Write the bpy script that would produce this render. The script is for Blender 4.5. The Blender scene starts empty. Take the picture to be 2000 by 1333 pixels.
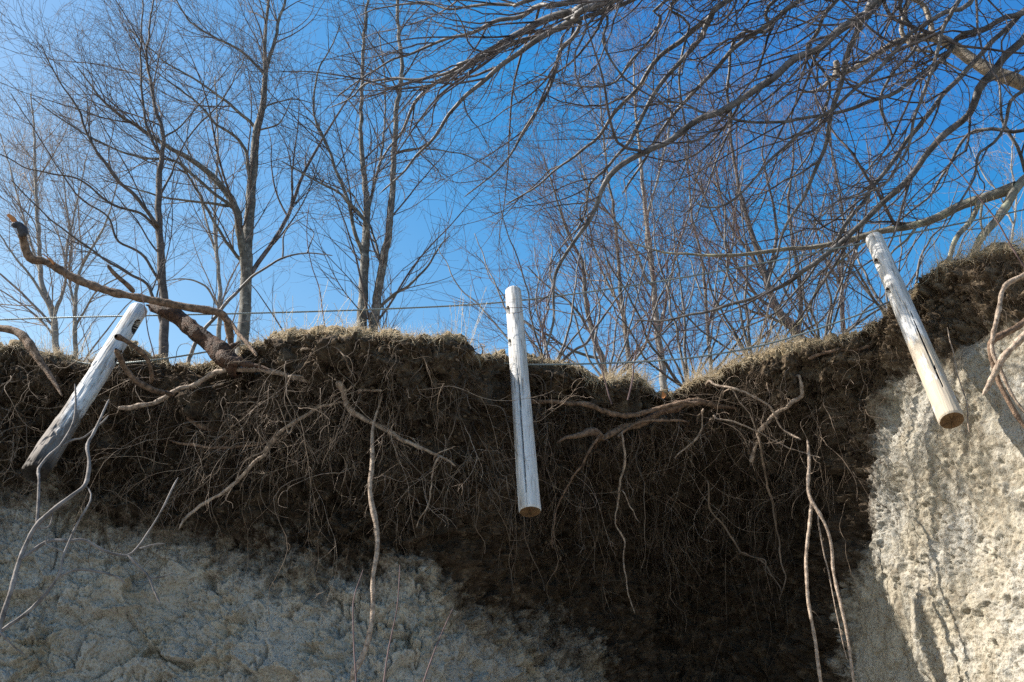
import bpy, math, random
import numpy as np
from mathutils import Vector, Matrix, Quaternion

# ------------------------------------------------------------------ camera, sky, sun, exposure
S = bpy.context.scene
C = S.collection
R = math.radians
PITCH = R(24); F = 35/36*2000
CAM = np.array([0, 0, 1.6])
cam = bpy.data.cameras.new('camera'); camo = bpy.data.objects.new('camera', cam); C.objects.link(camo)
cam.lens = 35; cam.sensor_width = 36; cam.clip_start = .05; cam.clip_end = 3000
camo.location = CAM; camo.rotation_euler = (R(90)+PITCH, 0, 0)
S.camera = camo

SUN_EL, SUN_AZ = 42, -84        # azimuth seen from above: 0 = straight ahead (+Y), -90 = left (-X)
sd = Vector((math.sin(R(SUN_AZ))*math.cos(R(SUN_EL)), math.cos(R(SUN_AZ))*math.cos(R(SUN_EL)), math.sin(R(SUN_EL))))
w = bpy.data.worlds.new('World'); S.world = w; w.use_nodes = True
nt = w.node_tree
sky = nt.nodes.new('ShaderNodeTexSky'); sky.sky_type = 'NISHITA'; sky.sun_disc = False
sky.sun_elevation = R(SUN_EL); sky.sun_rotation = R(SUN_AZ)
sky.air_density = 1.0; sky.dust_density = 0.6; sky.ozone_density = 1.0; sky.altitude = 0
bg = nt.nodes['Background']; bg.inputs['Strength'].default_value = 0.12
vm = nt.nodes.new('ShaderNodeVectorMath'); vm.operation = 'MULTIPLY_ADD'       # deepen the blue of the clear cold sky
vm.inputs[1].default_value = (1.22, .92, .50); vm.inputs[2].default_value = (-1.25, -.64, .85)
vx = nt.nodes.new('ShaderNodeVectorMath'); vx.operation = 'MAXIMUM'; vx.inputs[1].default_value = (.14, .80, 1.8)
nt.links.new(sky.outputs[0], vm.inputs[0]); nt.links.new(vm.outputs[0], vx.inputs[0]); nt.links.new(vx.outputs[0], bg.inputs['Color'])
sl = bpy.data.lights.new('sun', 'SUN'); sl.energy = 4.6; sl.angle = R(.5); sl.color = (1, .94, .85)
so = bpy.data.objects.new('sun', sl); C.objects.link(so); so.location = (-20, 0, 30)
so.rotation_euler = sd.to_track_quat('Z', 'Y').to_euler()
S.view_settings.view_transform = 'Standard'; S.view_settings.look = 'None'
S.view_settings.exposure = 1.35; S.view_settings.gamma = 1.0; S.view_settings.use_curve_mapping = False
S.cycles.max_bounces = 5; S.cycles.diffuse_bounces = 3
S.cycles.use_denoising = False

# ------------------------------------------------------------------ helpers
def P(px, py, Y):
    """world point on plane y=Y seen at photo pixel (px, py)"""
    px = np.asarray(px, float); py = np.asarray(py, float); Y = np.asarray(Y, float)
    a = (px-1000)/F; b = (666.5-py)/F
    dy = math.cos(PITCH)-math.sin(PITCH)*b; dz = math.sin(PITCH)+math.cos(PITCH)*b
    k = Y/dy
    return np.stack(np.broadcast_arrays(a*k, Y, CAM[2]+dz*k), -1)

def depth_of(p):
    return p[..., 1]*math.cos(PITCH)+(p[..., 2]-CAM[2])*math.sin(PITCH)

def hsh(ix, iy, iz, seed):
    h = (ix*374761393+iy*668265263+iz*2147483647+seed*974634777) & 0xffffffff
    h = ((h ^ (h >> 13))*1274126177) & 0xffffffff
    h = ((h ^ (h >> 15))*2246822519) & 0xffffffff
    h = h ^ (h >> 16)
    return (h & 0xffffff)/16777216.0

def vnoise(p, s, seed=0):
    q = p*s; i = np.floor(q).astype(np.int64); f = q-i; u = f*f*f*(f*(f*6-15)+10)
    out = 0
    for dx in (0, 1):
        wx = u[..., 0] if dx else 1-u[..., 0]
        for dy in (0, 1):
            wy = u[..., 1] if dy else 1-u[..., 1]
            for dz in (0, 1):
                wz = u[..., 2] if dz else 1-u[..., 2]
                out = out+wx*wy*wz*hsh(i[..., 0]+dx, i[..., 1]+dy, i[..., 2]+dz, seed)
    return out*2-1

def fbm(p, s, octs=4, seed=0, gain=.5, ridge=False):
    a = 1.; o = 0; tot = 0
    for k in range(octs):
        n = vnoise(p, s, seed+k*17)
        if ridge: n = 1-2*np.abs(n)
        o = o+a*n; tot += a; a *= gain; s *= 2.07
    return o/tot

def worley(p, s, seed=0):
    q = p*s; i = np.floor(q).astype(np.int64)
    f1 = np.full(q.shape[:-1], 9.); f2 = f1.copy(); cid = f1.copy()
    for dx in (-1, 0, 1):
        for dy in (-1, 0, 1):
            for dz in (-1, 0, 1):
                a, b, c = i[..., 0]+dx, i[..., 1]+dy, i[..., 2]+dz
                d = np.sqrt((a+hsh(a, b, c, seed)-q[..., 0])**2+(b+hsh(a, b, c, seed+1)-q[..., 1])**2+(c+hsh(a, b, c, seed+2)-q[..., 2])**2)
                hh = hsh(a, b, c, seed+3)
                near = d < f1
                f2 = np.where(near, f1, np.minimum(f2, d)); cid = np.where(near, hh, cid); f1 = np.where(near, d, f1)
    return f1, f2, cid

def facet(p, s, seed=0):
    """height of randomly tilted flat chips, one per cell: broken clay and clods"""
    q = p*s; i = np.floor(q).astype(np.int64); best = np.full(q.shape[:-1], 9.); out = np.zeros(q.shape[:-1])
    for dx in (-1, 0, 1):
        for dy in (-1, 0, 1):
            for dz in (-1, 0, 1):
                a, b, c = i[..., 0]+dx, i[..., 1]+dy, i[..., 2]+dz
                v = [a+hsh(a, b, c, seed)-q[..., 0], b+hsh(a, b, c, seed+1)-q[..., 1], c+hsh(a, b, c, seed+2)-q[..., 2]]
                d = v[0]**2+v[1]**2+v[2]**2; near = d < best
                h = sum(v[m]*(hsh(a, b, c, seed+4+m)*2-1) for m in range(3))+.5*(hsh(a, b, c, seed+3)*2-1)
                out = np.where(near, h, out); best = np.where(near, d, best)
    return out

def sstep(a, b, x):
    t = np.clip((x-a)/(b-a), 0, 1); return t*t*(3-2*t)

def mesh_obj(name, V, Q, mat, parent=None, smooth=False, T=None, attrs=None):
    """V (n,3) verts, Q (m,4) quads, T (k,3) tris"""
    me = bpy.data.meshes.new(name)
    V = np.asarray(V, np.float32); n = len(V)
    nq = 0 if Q is None else len(Q); ntr = 0 if T is None else len(T)
    me.vertices.add(n); me.vertices.foreach_set('co', V.ravel())
    idx = []
    if nq: idx.append(np.asarray(Q, np.int32).ravel())
    if ntr: idx.append(np.asarray(T, np.int32).ravel())
    idx = np.concatenate(idx)
    me.loops.add(len(idx)); me.loops.foreach_set('vertex_index', idx)
    me.polygons.add(nq+ntr)
    st = np.concatenate([np.arange(nq)*4, nq*4+np.arange(ntr)*3]).astype(np.int32)
    me.polygons.foreach_set('loop_start', st)
    me.polygons.foreach_set('loop_total', np.concatenate([np.full(nq, 4), np.full(ntr, 3)]).astype(np.int32))
    if smooth: me.polygons.foreach_set('use_smooth', np.ones(nq+ntr, bool))
    for k, v in (attrs or {}).items():
        a = me.attributes.new(k, 'FLOAT', 'POINT'); a.data.foreach_set('value', np.asarray(v, np.float32).ravel())
    me.update(calc_edges=True)
    for m in (mat if isinstance(mat, (list, tuple)) else [mat]): me.materials.append(m)
    o = bpy.data.objects.new(name, me); C.objects.link(o)
    if parent: o.parent = parent
    return o

def tag(o, label=None, cat=None, group=None, kind=None):
    if label: o['label'] = label
    if cat: o['category'] = cat
    if group: o['group'] = group
    if kind: o['kind'] = kind
    return o

def empty(name, loc=(0, 0, 0)):
    o = bpy.data.objects.new(name, None); C.objects.link(o); o.location = [float(v) for v in loc]; o.empty_display_size = .2
    return o

def tubes(Pn, Rn, sides, seed=0, lumpy=0.):
    """Pn (n,k,3), Rn (n,k) -> V,Q (closed by taper)"""
    n, k, _ = Pn.shape
    T = np.empty_like(Pn); T[:, 1:-1] = Pn[:, 2:]-Pn[:, :-2]; T[:, 0] = Pn[:, 1]-Pn[:, 0]; T[:, -1] = Pn[:, -1]-Pn[:, -2]
    T /= np.linalg.norm(T, axis=-1, keepdims=True)+1e-9
    # parallel transport of a side vector
    mean = Pn[:, -1]-Pn[:, 0]; mean /= np.linalg.norm(mean, axis=-1, keepdims=True)+1e-9
    ref = np.where(np.abs(mean[:, 2:3]) < .8, np.array([[0, 0, 1.]]), np.array([[0, 1., 0]]))
    A = np.empty_like(Pn); a = ref
    for j in range(k):
        a = a-(a*T[:, j]).sum(-1, keepdims=True)*T[:, j]; a = a/(np.linalg.norm(a, axis=-1, keepdims=True)+1e-9); A[:, j] = a
    B = np.cross(T, A)
    th = np.arange(sides)*2*math.pi/sides
    rr = Rn[:, :, None]*np.ones(sides)
    if lumpy:
        rg = np.random.default_rng(seed+5)
        rr = rr*(1+lumpy*rg.uniform(-1, 1, rr.shape))
    V = Pn[:, :, None]+rr[..., None]*(np.cos(th)[None, None, :, None]*A[:, :, None]+np.sin(th)[None, None, :, None]*B[:, :, None])
    base = (np.arange(n)*k*sides)[:, None, None]+(np.arange(k-1)*sides)[None, :, None]
    s0 = np.arange(sides)[None, None, :]; s1 = (s0+1) % sides
    Q = np.stack([base+s0, base+s1, base+s1+sides, base+s0+sides], -1).reshape(-1, 4)
    return V.reshape(-1, 3), Q

def merge(parts):
    Vs, Qs, off = [], [], 0
    for V, Q in parts:
        Vs.append(V); Qs.append(Q+off); off += len(V)
    return np.concatenate(Vs), np.concatenate(Qs)

def catmull(pts, n):
    pts = np.asarray(pts, float); m = len(pts)
    seg = np.linalg.norm(np.diff(pts[:, :3], axis=0), axis=1); s = np.concatenate([[0], np.cumsum(seg)])
    u = np.linspace(0, s[-1], n); i = np.clip(np.searchsorted(s, u, side='right')-1, 0, m-2)
    t = ((u-s[i])/(s[i+1]-s[i]+1e-9))[:, None]
    p0 = pts[np.maximum(i-1, 0)]; p1 = pts[i]; p2 = pts[i+1]; p3 = pts[np.minimum(i+2, m-1)]
    return .5*(2*p1+(p2-p0)*t+(2*p0-5*p1+4*p2-p3)*t*t+(3*p1-p0-3*p2+p3)*t**3)

def trace(pts, w0, w1, Y0, Y1, n=None, seed=0, wob=.012, wlist=None, pre=None, post=None, prw=None):
    """pixel polyline -> world polyline + radii. pre/post: extra world points before/after"""
    pts = np.array(pts, float); m = len(pts); f = np.linspace(0, 1, m)
    W = P(pts[:, 0], pts[:, 1], Y0+(Y1-Y0)*f)
    wid = np.array(wlist, float) if wlist is not None else w0+(w1-w0)*f
    rad = wid/2*depth_of(W)/F
    q = np.concatenate([W, rad[:, None]], 1)
    if pre is not None:
        q = np.concatenate([[list(p)+[(prw or rad[0]*1.3)] for p in pre], q])
    if post is not None:
        q = np.concatenate([q, [list(p)+[rad[-1]*.7] for p in post]])
    L = np.linalg.norm(np.diff(q[:, :3], axis=0), axis=1).sum()
    n = n or int(np.clip(L/(.03 if L < 3 and w0 != 0 or wlist is not None and L < 2.5 else .07), 12, 120))
    q = catmull(q, n)
    X = q[:, :3].copy()
    amp = wob*np.minimum(1, np.minimum(np.arange(n), np.arange(n)[::-1])/3.)[:, None]
    X += amp*np.stack([vnoise(X, 5, seed+9), vnoise(X, 5, seed+19), vnoise(X, 5, seed+29)], -1)
    return X, np.maximum(q[:, 3], .0012)

def resample(X, r, n):
    q = np.concatenate([X, r[:, None]], 1)
    s = np.concatenate([[0], np.cumsum(np.linalg.norm(np.diff(X, axis=0), axis=1))]); u = np.linspace(0, s[-1], n)
    o = np.stack([np.interp(u, s, q[:, c]) for c in range(4)], -1)
    return o[:, :3], o[:, 3]

def grow(Pn, Rn, rng, dens, L, t0=.1, ang=(35, 65), k=8, wob=.18, trop=(0, 0, .08), rr=.012, rmin=.0012, rel=.62, side=None, taper=.5, kink=0.):
    n, m, _ = Pn.shape
    seg = np.linalg.norm(np.diff(Pn, axis=1), axis=-1); Lp = seg.sum(1)
    cnt = rng.poisson(dens*Lp*(1-t0)); idx = np.repeat(np.arange(n), cnt); N = len(idx)
    if N == 0: return np.zeros((0, k, 3)), np.zeros((0, k))
    t = rng.uniform(t0, .98, N); g = t*(m-1); i = np.minimum(g.astype(int), m-2); f = (g-i)[:, None]
    st = Pn[idx, i]*(1-f)+Pn[idx, i+1]*f
    T = Pn[idx, i+1]-Pn[idx, i]; T /= np.linalg.norm(T, axis=-1, keepdims=True)+1e-9
    pr = Rn[idx, i]
    v = rng.normal(size=(N, 3))
    if side is not None: v = v+np.array(side)*1.2
    v -= (v*T).sum(-1, keepdims=True)*T; v /= np.linalg.norm(v, axis=-1, keepdims=True)+1e-9
    a = np.radians(rng.uniform(ang[0], ang[1], N))[:, None]
    d = np.cos(a)*T+np.sin(a)*v
    ln = L*rng.lognormal(0, .35, N)*(1-taper*t)
    ln = np.minimum(ln, Lp[idx]*.85)
    r0 = np.minimum(pr*rel, np.maximum(rr*ln, rmin*1.2))
    X = np.empty((N, k, 3)); X[:, 0] = st; stp = (ln/(k-1))[:, None]
    bend = rng.normal(size=(N, 3))*wob*.5
    for j in range(1, k):
        X[:, j] = X[:, j-1]+d*stp
        bend = bend*.6+rng.normal(size=(N, 3))*wob*.6
        d = d+bend+np.array(trop)
        if kink: d = d+kink*rng.normal(size=(N, 3))*(rng.uniform(size=(N, 1)) < .3)
        d /= np.linalg.norm(d, axis=-1, keepdims=True)+1e-9
    u = np.linspace(0, 1, k)[None]
    return X, np.maximum(r0[:, None]*(1-.8*u), rmin*(1-.5*u))

# ------------------------------------------------------------------ materials
def mat(name, rough=.85, spec=.3):
    m = bpy.data.materials.new(name); m.use_nodes = True; t = m.node_tree
    b = t.nodes['Principled BSDF']; b.inputs['Roughness'].default_value = rough
    b.inputs['Specular IOR Level'].default_value = spec
    return m, t, b
def N(t, typ, **kw):
    n = t.nodes.new(typ)
    for k, v in kw.items():
        if k in n.inputs: n.inputs[k].default_value = v
        else: setattr(n, k, v)
    return n
def ramp(t, src, stops):
    r = t.nodes.new('ShaderNodeValToRGB'); e = r.color_ramp.elements
    while len(e) < len(stops): e.new(.5)
    for el, (p, c) in zip(e, stops):
        el.position = p; el.color = (*c, 1) if len(c) == 3 else c
    t.links.new(src, r.inputs[0]); return r
def mixc(t, f, a, b, typ='MIX'):
    m = t.nodes.new('ShaderNodeMix'); m.data_type = 'RGBA'; m.blend_type = typ
    for s, v in ((m.inputs[0], f), (m.inputs[6], a), (m.inputs[7], b)):
        if hasattr(v, 'links'): t.links.new(v, s)
        else: s.default_value = v if isinstance(v, float) else (*v, 1)
    return m.outputs[2]
def math_(t, op, a, b=None, clamp=False):
    m = t.nodes.new('ShaderNodeMath'); m.operation = op; m.use_clamp = clamp
    for i, v in enumerate((a, b)):
        if v is None: continue
        if hasattr(v, 'links'): t.links.new(v, m.inputs[i])
        else: m.inputs[i].default_value = v
    return m.outputs[0]
def bump(t, b, h, strength=.5, dist=.01):
    n = t.nodes.new('ShaderNodeBump'); n.inputs['Strength'].default_value = strength; n.inputs['Distance'].default_value = dist
    t.links.new(h, n.inputs['Height']); t.links.new(n.outputs[0], b.inputs['Normal'])

def bark(name, dark, light, scale=25, rough=.75, spec=.3, blotch=None, bstr=.5, bd=.006):
    m, t, b = mat(name, rough, spec)
    g = N(t, 'ShaderNodeNewGeometry'); n1 = N(t, 'ShaderNodeTexNoise', Scale=float(scale), Detail=6.)
    t.links.new(g.outputs['Position'], n1.inputs['Vector'])
    c = ramp(t, n1.outputs[0], [(.3, dark), (.7, light)]).outputs[0]
    if blotch:
        n2 = N(t, 'ShaderNodeTexNoise', Scale=9., Detail=5.); t.links.new(g.outputs['Position'], n2.inputs['Vector'])
        f = ramp(t, n2.outputs[0], [(.55, (0, 0, 0)), (.62, (1, 1, 1))]).outputs[0]
        c = mixc(t, f, c, blotch)
    t.links.new(c, b.inputs['Base Color'])
    n3 = N(t, 'ShaderNodeTexNoise', Scale=float(scale*3), Detail=5.); t.links.new(g.outputs['Position'], n3.inputs['Vector'])
    bump(t, b, n3.outputs[0], bstr, bd)
    return m

M = {}
M['aspen'] = bark('aspen_bark', (.055, .052, .046), (.15, .145, .13), 14, blotch=(.21, .205, .185))
M['pale'] = bark('pale_bark', (.15, .145, .13), (.30, .285, .265), 14)
M['redbark'] = bark('reddish_bark', (.040, .034, .031), (.12, .10, .09), 18)
M['over'] = bark('smooth_grey_bark', (.030, .028, .028), (.16, .152, .15), 12, rough=.6, spec=.35, bstr=.35)
M['lichen'] = bark('lichen_bark', (.10, .095, .078), (.24, .225, .19), 16, blotch=(.30, .30, .22))
M['rough'] = bark('shaggy_dead_bark', (.11, .095, .075), (.36, .31, .25), 22, bstr=1.)
M['twig'] = bark('twig_bark', (.030, .025, .025), (.16, .14, .14), 10, rough=.8, spec=.2, bstr=.0)
M['redtwig'] = bark('red_twig_bark', (.06, .040, .040), (.19, .13, .125), 10, rough=.8, spec=.2, bstr=.0)
M['paletwig'] = bark('pale_twig_bark', (.14, .115, .105), (.36, .32, .30), 10, rough=.8, spec=.2, bstr=.0)
M['root'] = bark('root_bark', (.05, .030, .018), (.25, .165, .11), 34, rough=.8, bstr=.9, bd=.012)
M['rootpale'] = bark('pale_root_bark', (.12, .082, .056), (.44, .345, .265), 34, rough=.75, bstr=.8, bd=.010)
M['rootdark'] = bark('dark_broken_wood', (.022, .011, .006), (.12, .062, .036), 30, bstr=1., bd=.02)
M['fine'] = bark('fine_root', (.018, .012, .008), (.20, .145, .10), 5, rough=.8, bstr=.1)
M['deadbranch'] = bark('bleached_branch', (.07, .06, .056), (.24, .215, .20), 20, rough=.7, spec=.15)
M['burnt'] = bark('charred_wood', (.02, .02, .025), (.07, .07, .08), 30)
M['straw'] = bark('dry_grass', (.34, .265, .165), (.68, .575, .41), 6, rough=.7, bstr=.1)
M['leaf'] = bark('dry_leaf', (.35, .13, .04), (.50, .22, .08), 20)

M['hole'] = bark('hole_shade_rot_wood', (.012, .010, .008), (.03, .024, .02), 40)  # black shade of the holes put into colour; also covers cracks and rotten end
# cliff earth
m, t, b = mat('bank_earth', .95, .15); M['cliff'] = m
geo = N(t, 'ShaderNodeNewGeometry'); pos = geo.outputs['Position']
def noise(sc, det=6., rough=.6, dist=0.):
    n = N(t, 'ShaderNodeTexNoise', Scale=float(sc), Detail=det, Roughness=rough, Distortion=dist); t.links.new(pos, n.inputs['Vector']); return n.outputs[0]
at = N(t, 'ShaderNodeAttribute', attribute_name='clay'); clay = at.outputs['Fac']
at2 = N(t, 'ShaderNodeAttribute', attribute_name='grass'); gr = at2.outputs['Fac']
n_l, n_m, n_f = noise(2.2), noise(11), noise(60, 8.)
cl = ramp(t, n_m, [(.28, (.20, .165, .12)), (.46, (.315, .28, .215)), (.72, (.42, .385, .31))]).outputs[0]
cl = mixc(t, ramp(t, n_l, [(.45, (0, 0, 0)), (.6, (1, 1, 1))]).outputs[0], cl, (.38, .36, .315))
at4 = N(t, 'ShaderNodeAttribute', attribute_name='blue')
shade_mix = math_(t, 'MULTIPLY', at4.outputs['Fac'], ramp(t, noise(3.3, 4.), [(.38, (0, 0, 0)), (.56, (1, 1, 1))]).outputs[0])  # cool shade tone of the left clay put into its colour
cl = mixc(t, shade_mix, cl, (.335, .32, .285))
cl = mixc(t, ramp(t, n_f, [(.35, (1, 1, 1)), (.5, (0, 0, 0))]).outputs[0], cl, (.20, .165, .12))
soil = ramp(t, n_m, [(.3, (.014, .010, .007)), (.55, (.052, .038, .026)), (.78, (.15, .112, .075))]).outputs[0]
soil = mixc(t, ramp(t, n_f, [(.5, (0, 0, 0)), (.75, (1, 1, 1))]).outputs[0], soil, (.06, .042, .028))
f = math_(t, 'ADD', clay, math_(t, 'MULTIPLY', math_(t, 'SUBTRACT', n_m, .5), .9))
f = math_(t, 'ADD', f, math_(t, 'MULTIPLY', math_(t, 'SUBTRACT', n_f, .5), .5))
fr = ramp(t, f, [(.36, (0, 0, 0)), (.50, (.28, .28, .28)), (.60, (.45, .45, .45)), (.85, (1, 1, 1))]).outputs[0]
at3 = N(t, 'ShaderNodeAttribute', attribute_name='dry')  # mask for paler soil, set by position along the bank, no moisture involved
pale_soil = ramp(t, n_m, [(.3, (.035, .024, .015)), (.5, (.10, .072, .047)), (.72, (.24, .185, .125))]).outputs[0]
pale_soil = mixc(t, ramp(t, n_f, [(.5, (0, 0, 0)), (.7, (1, 1, 1))]).outputs[0], pale_soil, (.19, .145, .097))
soil = mixc(t, math_(t, 'ADD', at3.outputs['Fac'], math_(t, 'MULTIPLY', math_(t, 'SUBTRACT', n_l, .5), .8), True), soil, pale_soil)
col = mixc(t, fr, soil, cl)
gf = ramp(t, math_(t, 'ADD', gr, math_(t, 'MULTIPLY', math_(t, 'SUBTRACT', n_f, .5), 1.2)), [(.45, (0, 0, 0)), (.6, (1, 1, 1))]).outputs[0]
col = mixc(t, gf, col, (.20, .155, .095))
t.links.new(col, b.inputs['Base Color'])
vo = N(t, 'ShaderNodeTexVoronoi', Scale=9., feature='DISTANCE_TO_EDGE'); 
wv = mixc(t, .08, pos, N(t, 'ShaderNodeTexNoise', Scale=6., Detail=3.).outputs[1], 'ADD'); t.links.new(wv, vo.inputs['Vector'])
crack = ramp(t, vo.outputs[0], [(0., (0, 0, 0)), (.035, (1, 1, 1))]).outputs[0]
hh = math_(t, 'ADD', math_(t, 'MULTIPLY', n_f, 1.2), math_(t, 'MULTIPLY', noise(190, 5.), .5))
hh = math_(t, 'ADD', hh, math_(t, 'MULTIPLY', math_(t, 'MULTIPLY', crack, fr), .22))
bump(t, b, hh, .55, .022)

# beach
m, t, b = mat('beach', .9, .2); M['beach'] = m
geo = N(t, 'ShaderNodeNewGeometry'); n1 = N(t, 'ShaderNodeTexNoise', Scale=3., Detail=8.); t.links.new(geo.outputs['Position'], n1.inputs['Vector'])
v1 = N(t, 'ShaderNodeTexVoronoi', Scale=22.); t.links.new(geo.outputs['Position'], v1.inputs['Vector'])
c = ramp(t, n1.outputs[0], [(.3, (.12, .12, .12)), (.7, (.22, .22, .215))]).outputs[0]
t.links.new(mixc(t, .5, c, v1.outputs['Color'], 'SOFT_LIGHT'), b.inputs['Base Color']); bump(t, b, v1.outputs[0], .6, .03)

# cable
m, t, b = mat('wire_rope_steel', .5, .5); M['cable'] = m
b.inputs['Base Color'].default_value = (.17, .20, .20, 1); b.inputs['Metallic'].default_value = .35

def wood(name, tan=.0, rot=.0):
    """weathered post; object z runs 0 (lower end) .. 1.9 (head)"""
    m, t, b = mat(name, .75, .25)
    tc = N(t, 'ShaderNodeTexCoord'); ob = tc.outputs['Object']
    mp = N(t, 'ShaderNodeMapping'); mp.inputs['Scale'].default_value = (14, 14, 1.3); t.links.new(ob, mp.inputs['Vector'])
    mp2 = N(t, 'ShaderNodeMapping'); mp2.inputs['Scale'].default_value = (60, 60, 4); t.links.new(ob, mp2.inputs['Vector'])
    g1 = N(t, 'ShaderNodeTexNoise', Scale=1.6, Detail=8., Distortion=.4); t.links.new(mp.outputs[0], g1.inputs['Vector'])
    g2 = N(t, 'ShaderNodeTexNoise', Scale=1.5, Detail=6.); t.links.new(mp2.outputs[0], g2.inputs['Vector'])
    c = ramp(t, g1.outputs[0], [(.28, (.22, .20, .18)), (.40, (.42, .41, .39)), (.58, (.56, .56, .56))]).outputs[0]
    streak = ramp(t, g2.outputs[0], [(.32, (1, 1, 1)), (.44, (0, 0, 0))]).outputs[0]
    c = mixc(t, math_(t, 'MULTIPLY', streak, .8), c, (.13, .10, .075))
    sx = N(t, 'ShaderNodeSeparateXYZ'); t.links.new(ob, sx.inputs[0]); z = sx.outputs[2]
    pn = N(t, 'ShaderNodeTexNoise', Scale=9., Detail=7., Roughness=.65); 
    mp3 = N(t, 'ShaderNodeMapping'); mp3.inputs['Scale'].default_value = (1, 1, .45); t.links.new(ob, mp3.inputs['Vector']); t.links.new(mp3.outputs[0], pn.inputs['Vector'])
    if tan:
        lo = math_(t, 'MULTIPLY', math_(t, 'SUBTRACT', 1.25, z), 1.6, True)
        f = math_(t, 'MULTIPLY', math_(t, 'ADD', pn.outputs[0], math_(t, 'MULTIPLY', lo, .14)), lo)
        f = ramp(t, f, [(.50, (0, 0, 0)), (.56, (1, 1, 1))]).outputs[0]
        c = mixc(t, math_(t, 'MULTIPLY', f, tan), c, (.38, .32, .24))
    if rot:
        lo = math_(t, 'MULTIPLY', math_(t, 'SUBTRACT', 1.0, z), 1.1, True)
        f = ramp(t, math_(t, 'ADD', math_(t, 'MULTIPLY', pn.outputs[0], .9), math_(t, 'MULTIPLY', lo, .5)), [(.62, (0, 0, 0)), (.74, (1, 1, 1))]).outputs[0]
        c = mixc(t, math_(t, 'MULTIPLY', f, rot), c, (.12, .10, .085))
        lo2 = math_(t, 'MULTIPLY', math_(t, 'SUBTRACT', .16, z), 9., True)
        c = mixc(t, lo2, c, (.03, .022, .016))
    # dark knots
    kn = N(t, 'ShaderNodeTexVoronoi', Scale=5.5); t.links.new(mp3.outputs[0], kn.inputs['Vector'])
    c = mixc(t, ramp(t, kn.outputs[0], [(.035, (1, 1, 1)), (.07, (0, 0, 0))]).outputs[0], c, (.16, .12, .08))
    t.links.new(c, b.inputs['Base Color'])
    bump(t, b, math_(t, 'ADD', g2.outputs[0], math_(t, 'MULTIPLY', g1.outputs[0], .7)), .7, .006)
    return m
m, t, b = mat('post_end_grain', .85, .2); M['endgrain'] = m
tc = N(t, 'ShaderNodeTexCoord'); wv = N(t, 'ShaderNodeTexWave', Scale=28., Distortion=1.5, wave_type='RINGS', rings_direction='Z'); t.links.new(tc.outputs['Object'], wv.inputs['Vector'])
nn = N(t, 'ShaderNodeTexNoise', Scale=25., Detail=6.); t.links.new(tc.outputs['Object'], nn.inputs['Vector'])
t.links.new(mixc(t, nn.outputs[0], ramp(t, wv.outputs[0], [(0, (.13, .075, .035)), (1, (.24, .15, .075))]).outputs[0], (.10, .06, .03)), b.inputs['Base Color'])
bump(t, b, nn.outputs[0], .6, .01)

# ------------------------------------------------------------------ the eroded bank
EDGE = np.array([(-2600,640),(-1200,650),(-700,650),(-300,668),(0,673),(60,680),(100,698),(163,711),(215,700),(240,680),(265,678),(300,704),(336,711),(418,711),(455,700),(485,670),(528,657),
 (600,653),(703,652),(800,656),(865,655),(905,668),(930,692),(958,690),(994,694),(1035,704),(1100,710),(1148,720),(1172,738),(1200,738),(1244,738),(1262,748),(1288,766),(1312,766),
 (1345,748),(1380,734),(1420,716),(1500,692),(1580,674),(1660,654),(1700,636),(1739,600),(1788,568),(1802,540),(1821,528),(1862,511),(1945,491),(2000,488),(2300,470),(2800,480),(4600,560)], float)
CX = np.array([-2600,-700,0,200,330,450,560,700,880,940,1000,1150,1300,1450,1600,1680,1730,1790,1850,2000,2300,4600], float)
EY = np.array([6.2,6.6,6.9,7.0,7.0,6.75,6.5,6.3,6.3,6.6,6.95,7.2,7.45,7.2,6.95,6.8,6.7,6.45,6.22,5.75,5.2,4.6])
CS = np.array([0,.08,.22,.42,.62,.82,1.])
OFF = np.array([  # recess of the face behind its edge, rows = columns CX
 [0,.0,.1,.1,.0,-.2,-.3],[0,.0,.1,.1,.0,-.1,-.15],[0,.0,.08,.15,.06,.0,-.06],[0,.0,.1,.22,.16,.06,.0],[0,.0,.12,.28,.24,.12,.03],[0,.02,.2,.42,.42,.26,.15],[0,.03,.25,.52,.58,.46,.34],
 [0,.04,.3,.6,.75,.55,.36],[0,.05,.3,.62,.8,.72,.52],[0,.05,.3,.62,.8,.72,.5],[0,.05,.3,.65,.85,.8,.6],[0,.08,.4,.8,1.05,1.05,.85],
 [0,.1,.5,.95,1.2,1.3,1.2],[0,.1,.5,1.05,1.3,1.4,1.35],[0,.1,.4,.8,1.0,1.08,1.1],[0,.06,.2,.36,.46,.52,.54],[0,.05,.13,.2,.28,.36,.44],
 [0,.06,.10,.13,.18,.26,.33],[0,.06,.08,.09,.13,.2,.26],[0,.05,.03,.0,.0,.02,.05],[0,.03,-.05,-.2,-.3,-.35,-.4],[0,.03,-.05,-.2,-.3,-.35,-.4]])
def smooth_interp(x, xp, fp):
    i = np.clip(np.searchsorted(xp, x, side='right')-1, 0, len(xp)-2)
    t = np.clip((x-xp[i])/(xp[i+1]-xp[i]), 0, 1)
    d = np.gradient(fp, xp, axis=0)
    h = (xp[i+1]-xp[i])
    if fp.ndim > 1: t = t[..., None]; h = h[..., None]
    f0, f1, d0, d1 = fp[i], fp[i+1], d[i]*h, d[i+1]*h
    return (2*t**3-3*t**2+1)*f0+(t**3-2*t**2+t)*d0+(3*t**2-2*t**3)*f1+(t**3-t**2)*d1
def edge_py(px): return np.interp(px, EDGE[:, 0], EDGE[:, 1])
def edge_Y(px): return smooth_interp(np.asarray(px, float), CX, EY)
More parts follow.
